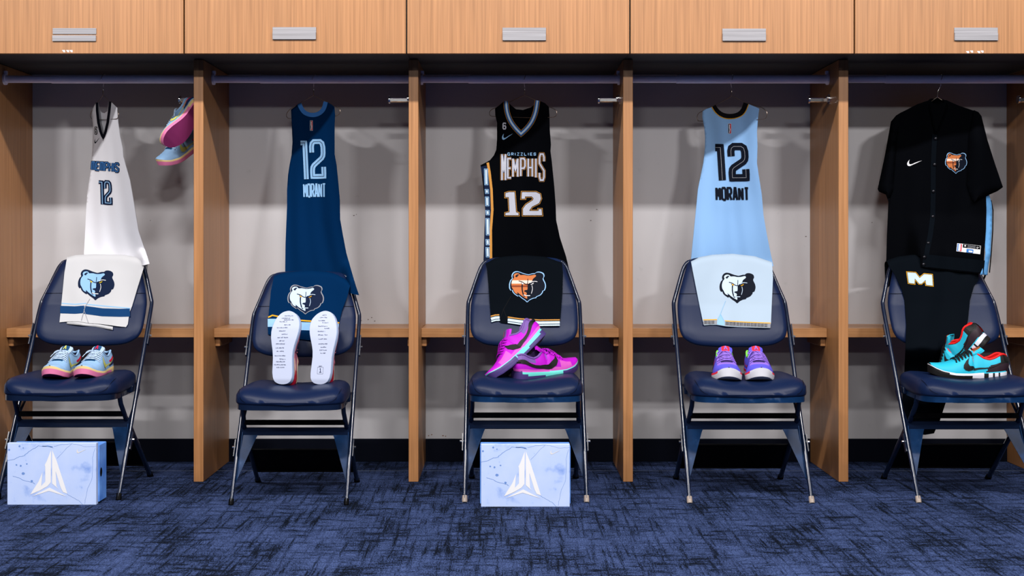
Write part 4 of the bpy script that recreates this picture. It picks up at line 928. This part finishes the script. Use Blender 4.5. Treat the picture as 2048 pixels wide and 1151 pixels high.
    # throat panel and laces
    m = MB(); rows = [[upt(.47+.24*i/8, 1-.42*abs(x)**1.0*(.9), 1 if x >= 0 else -1, .0006) for x in (-.5, -.35, -.2, -.05, .05, .2, .35, .5)] for i in range(9)]
    m.grid(rows); B(m, 'throat', pal['throat'])
    m = MB()
    for i in range(6):
        tt = .475+.040*i; am = .66-.012*i
        tt2 = tt+(.010 if i % 2 else -.006)
        path = [upt(tt, am, -1, .0022), upt(tt-.004, .80, -1, .0036), upt((tt+tt2)/2, .92, -1, .0046), upt((tt+tt2)/2, 1, 1, .0050), upt((tt+tt2)/2, .92, 1, .0046), upt(tt2-.004, .80, 1, .0036), upt(tt2, am, 1, .0022)]
        m.tube(smooth_curve(path, 3), .0027, 6, flat=.62)
        if i < 5:
            for sd in (1, -1):
                m.tube(smooth_curve([upt(tt, am, sd, .002), upt(tt+.018, .86, sd, .0055), upt(tt+.034, .97, -sd, .006), upt(tt+.04, .8, -sd, .003)], 3), .0021, 6, flat=.6)
    # bow
    for sd in (1, -1):
        c = upt(.46, 1, 1, .006)
        m.tube(smooth_curve([c, c+Vector((sd*.012, .003, .003)), c+Vector((sd*.023, .008, -.002)), c+Vector((sd*.026, .015, -.008)), c+Vector((sd*.016, .014, -.004)), c+Vector((sd*.004, .006, .002))], 4), .0021, 6, flat=.7)
        m.tube(smooth_curve([c, c+Vector((sd*.010, .014, .002)), c+Vector((sd*.024, .034, -.012)), c+Vector((sd*.030, .044, -.022))], 4), .0018, 6, flat=.7)
    B(m, 'laces', pal['lace'])
    # side logos
    def MSd(sd):
        def f(u, v): # u: 0 = front of logo .. along toe->heel ; v height 0..1
            tt = u; H = interp(HT_, tt); 
            return upt(tt, max(.02, min(.98, v)), sd, .0022)
        return f
    m = MB()
    for sd in (1, -1):
        # body of the logo low toward the toe, tail rising back to the heel
        pl = [(.60-a*.545, .12+b*1.05) for a, b in SW]
        if pal.get('wrap'): pl = [(.575, .66), (.59, .42), (.555, .22), (.48, .10), (.41, .13), (.30, .24), (.02, .54), (.0, .72), (.08, .72), (.32, .44), (.42, .34), (.49, .34), (.545, .48)]
        sheet(m, pl, MSd(sd), .03)
    if pal.get('wrap'):
        q = [upt(.055, .58, 1, .0026), upt(.02, .62, 1, .003), upt(.0, .66, 1, .003), upt(.0, .66, -1, .003), upt(.02, .62, -1, .003), upt(.055, .58, -1, .0026)]
        m.tube(q, .004, 6, flat=.5)
    B(m, 'side_logo', pal['logo'], smooth=True)
    # heel tab
    m = MB(); rows = [[upt(tt, .62+.40*v, sd, .0016) for v in (0, .33, .66, .97)] for (tt, sd) in ((.07, 1), (.03, 1), (.008, 1), (0, 1), (0, -1), (.008, -1), (.03, -1), (.07, -1))]
    m.grid(rows); B(m, 'heel_tab', pal['heel'])
    if sole_text: sole_text(o, L, side, B)
    return o
def shoemat(n, rgb, r=.6): return mat('shoe_'+n, tuple(v*.62 for v in s2l(rgb)), r, spec=.25, lin=True)
sb = shoemat('pale_blue', (150, 190, 232)); pk = shoemat('pink', (236, 130, 178), .45); yl = shoemat('pale_yellow', (245, 215, 150), .45); lm = shoemat('lime_yellow', (215, 215, 110)); nv = shoemat('navy', (28, 48, 92)); wl_ = shoemat('lace_blue', (190, 214, 242)); mg = shoemat('magenta_tread', (135, 42, 100)); crd = shoemat('crimson', (225, 20, 70))
teal = shoemat('tongue_teal', (16, 74, 120))
P1 = dict(tread=mg, out=pk, mid=[pk, yl], upper=[sb, nv, crd], zu=lambda t, a, s: (1 if (t < .34-.28*a and .10 < a < .50) else (2 if (t < .26 and .50 <= a < .60) else 0)), lining=sb, collar=sb, tongue=wl_, patch=teal, tlogo=crd, throat=teal, lace=wl_, logo=lm, heel=nv,
          zm=lambda t, h, s: 1 if (h > .45 or t < .22) else 0)
P1b = dict(P1); P1b['tlogo'] = lm
def on_seat(i, dx, dy, dz=0):
    cx, fy, sc = CP[i][:3]; return (cx+sc*dx, fy+sc*dy, sc*(.447)+dz)
# pair on chair 1
g1 = 'pale blue and pink shoes on the leftmost chair'
shoe('pale blue and pink shoe, left one of the pair on leftmost chair', g1, P1b, (-.02, -1, .0), (0, 0, 1), (-1.694, -.215, .4435), side=1, L=.285, s=.91)
shoe('pale blue and pink shoe, right one of the pair on leftmost chair', g1, P1, (-.04, -1, .0), (0, 0, 1), (-1.572, -.215, .4435), side=-1, L=.285, s=.91)
# pair hanging on the hook in bay 1
g2 = 'pale blue and pink shoes hanging on the hook'
P1h = dict(P1); P1h['logo'] = lm
shoe('pale blue shoe hanging from the chrome hook, pink sole facing out, upper one', g2, P1h, (-.52, -.30, -.76), (-.66, .56, .22), P(383, 203, .13), side=1, L=.27, s=.86, anchor=(0, .012, .085))
shoe('pale blue shoe hanging below the other one by the hook, laces facing out', g2, P1h, (-.55, -.62, -.50), (-.25, -.45, .83), P(387, 262, .24), side=-1, L=.27, s=.86, anchor=(0, .02, .08))
# pair 2: soles out
pr = shoemat('rose', (240, 140, 165)); rd = shoemat('red', (205, 25, 55), .35); bg = shoemat('beige', (205, 190, 165)); ice = shoemat('ice_white', (190, 199, 226), .5)
icb = shoemat('ice_edge', (190, 212, 250), .4)
P2 = dict(tread=ice, out=icb, mid=[icb, pr, rd], upper=[pr, rd], lining=bg, collar=bg, tongue=pr, patch=rd, tlogo=ice, throat=rd, lace=pr, logo=nv, heel=rd,
          zm=lambda t, h, s: (0 if h < .4 else (2 if t < .25 else 1)), zu=lambda t, a, s: 1 if t < .2 else 0)
def hand(lines, day):
    def f(o, L, side, B):
        m = MB(); random.seed(len(lines)*7+3)
        for (tt, x0, x1) in lines:
            yy = tt*L; x = x0
            while x < x1:
                w_ = random.uniform(.006, .014); xe = min(x1, x+w_)
                lx = x
                while lx < xe:
                    hh = random.uniform(.0022, .0042); k = random.choice('MEHNARTLOS')
                    for st in GL[k]:
                        ribbon(m, [(lx+a*.0020, yy+b*hh+(random.random()-.5)*.0004) for a, b in st], .00065, lambda a, b: Vector((-a, b, interp(ZB, b/L)-.0006)), step=1)
                    lx += .0031
                x = xe+.003
        if day:
            q = [(.004, .128*L), (.004+.0, .128*L)]
            def W2(a, b): return Vector((-a, b, interp(ZB, b/L)-.0007))
            x0, y0 = -.010, .135*L
            ribbon(m, [(x0, y0), (x0+.022, y0), (x0+.022, y0+.026), (x0, y0+.026)], .0007, W2, closed=True, step=1)
            for kx, ch in enumerate('DAY'):
                for st in GL[ch]: ribbon(m, [(x0+.005+kx*.0045+a*.003, y0+.0275+b*.0038) for a, b in st], .0009, W2, step=1)
            ribbon(m, [(x0+.0085, y0+.018), (x0+.0115, y0+.0205), (x0+.0115, y0+.006)], .003, W2, step=1); ribbon(m, [(x0+.007, y0+.006), (x0+.016, y0+.006)], .0022, W2, step=1)
        B(m, 'handwriting', I_PEN, o, False)
    return f
la = [(.92, -.012, .022), (.885, -.022, .010), (.86, -.012, .026), (.835, -.028, .0), (.79, -.008, .016), (.75, -.036, .006), (.705, -.026, -.002), (.66, -.014, .010), (.615, -.03, .010), (.57, -.022, .0), (.53, -.034, .0), (.475, -.034, -.002), (.43, -.03, -.002), (.37, -.036, .004), (.325, -.016, .006), (.29, -.03, .004), (.25, -.036, .008), (.215, -.026, .002)]
lb = [(.93, -.008, .008), (.895, -.016, .014), (.85, -.020, .004), (.82, -.004, .018), (.77, -.018, .018), (.74, .008, .028), (.70, -.018, .010), (.65, -.016, .020), (.595, -.012, .018), (.53, -.012, .022), (.485, -.002, .018), (.445, -.006, .020), (.405, -.002, .018)]
g3 = 'shoes standing on their heels with white soles outward'
for (px, lab, sd, tx, dy) in ((568, 'rose and red shoe standing on its heel, white sole covered in handwriting', 1, la, False), (642, 'rose and red shoe on its heel, white sole with handwritten lines and boxed DAY 1', -1, lb, True)):
    b = P(px, 750, -.27)
    shoe(lab, g3, P2, (.02, .25, .97), (.13, 1, -.25), (b.x, -.262, .4165), side=sd, L=.29, anchor=(0, 0, .03), sole_text=hand(tx, dy), s=.985)
# pair 3: magenta
mag = shoemat('magenta', (190, 0, 205)); lav = shoemat('lavender', (120, 85, 165)); aq = shoemat('aqua', (115, 232, 222), .45); pu = shoemat('deep_purple', (72, 55, 120), .5); bk = shoemat('black', (10, 10, 12)); dp = shoemat('dark_tread', (22, 18, 45)); pkm = shoemat('pink_purple', (220, 90, 200)); cor = shoemat('coral', (240, 70, 90))
P3 = dict(tread=dp, out=pu, mid=[aq, pu, pkm], upper=[mag, lav, pkm], lining=lav, collar=lav, tongue=mag, patch=lav, tlogo=cor, throat=pu, lace=mag, logo=bk, heel=lav, wrap=True,
          zm=lambda t, h, s: (1 if (t < .05 or (t < .12 and h < .6) or (.38 > t > .12 and h < .25) or (t > .62 and h < .75 - .0*t)) else (2 if (h > .7 and t < .45) else 0)),
          zu=lambda t, a, s: 1 if (t < .26 and a > .62) else (2 if (a < .14 or (.62 < t < .80 and a < .45)) else 0))
g4 = 'magenta and aqua shoes on the middle chair'
shoe('magenta shoe propped heel up and toe down, left of its pair on middle chair', g4, P3, (-.60, -.46, -.56), (-.55, .25, .72), P(1060, 660, -.16), side=-1, L=.30, anchor=(0, .03, .06))
shoe('magenta shoe lying flat with its toe to the right on middle chair', g4, P3, (.80, .57, .035), (0, 0, 1), P(1037, 762, -.30), side=1, L=.30, anchor=(.03, .0, .0))
# pair 4: violet
vi = shoemat('violet', (98, 92, 232)); vl = shoemat('violet_light', (150, 112, 226)); wh = shoemat('white', (225, 225, 235), .5); rc = shoemat('red_coral', (245, 50, 70), .5); gr = shoemat('lime', (140, 235, 90))
P4 = dict(tread=wh, out=wh, mid=[wh, rc], upper=[vi, vl], lining=vi, collar=gr, tongue=vi, patch=rc, tlogo=vl, throat=pu, lace=vl, logo=rc, heel=vi,
          zm=lambda t, h, s: 1 if (h > .5 and t < .90) else 0, zu=lambda t, a, s: 1 if (a > .5 and .44 < t < .74) else 0)
g5 = 'violet shoes with white toes on the pale shorts chair'
shoe('violet shoe with white toe cap, left one of its pair', g5, P4, (-.10, -1, .0), (0, 0, 1), (.840, -.265, .4385), side=1, L=.285, s=.97)
shoe('violet shoe with white toe cap, right one of its pair', g5, P4, (-.08, -1, .0), (0, 0, 1), (.957, -.265, .4385), side=-1, L=.285, s=.97)
# pair 5: turquoise
tq = shoemat('turquoise', (35, 190, 222)); tw = shoemat('white2', (228, 228, 240), .5); red2 = shoemat('bright_red', (245, 20, 20)); brn = shoemat('brown', (150, 80, 35)); dk2 = shoemat('dark_maroon', (40, 22, 34))
P5 = dict(tread=bk, out=bk, mid=[tw, bk, tq], upper=[tq, dk2, bk], lining=red2, collar=red2, tongue=tq, patch=brn, tlogo=red2, throat=tq, lace=bk, logo=bk, heel=bk,
          zm=lambda t, h, s: (2 if (h > .8 and t < .35) else (1 if (t > .50 and h < .40 + .9*(t-.5)) or (.2 < t < .24) or (.30 < t < .335) or (.125 < t < .15 and h < .7) or (t < .13 and h < .3) else 0)),
          zu=lambda t, a, s: 2 if (t > .97 or (t < .10 and a > .45)) else (1 if (t < .30-.12*a and a < .55) else 0))
g6 = 'turquoise and black shoes on the rightmost chair'
shoe('turquoise shoe lying flat with its toe to the left on rightmost chair', g6, P5, (-1, .02, .01), (0, 0, 1), P(1932, 758, -.24), side=-1, L=.295, anchor=(0, .15, 0))
shoe('turquoise shoe propped toe down behind the flat one, red lining', g6, P5, (-.45, .50, -.70), (-.60, .30, .62), P(1946, 668, -.20), side=-1, L=.295, anchor=(0, .03, .06))
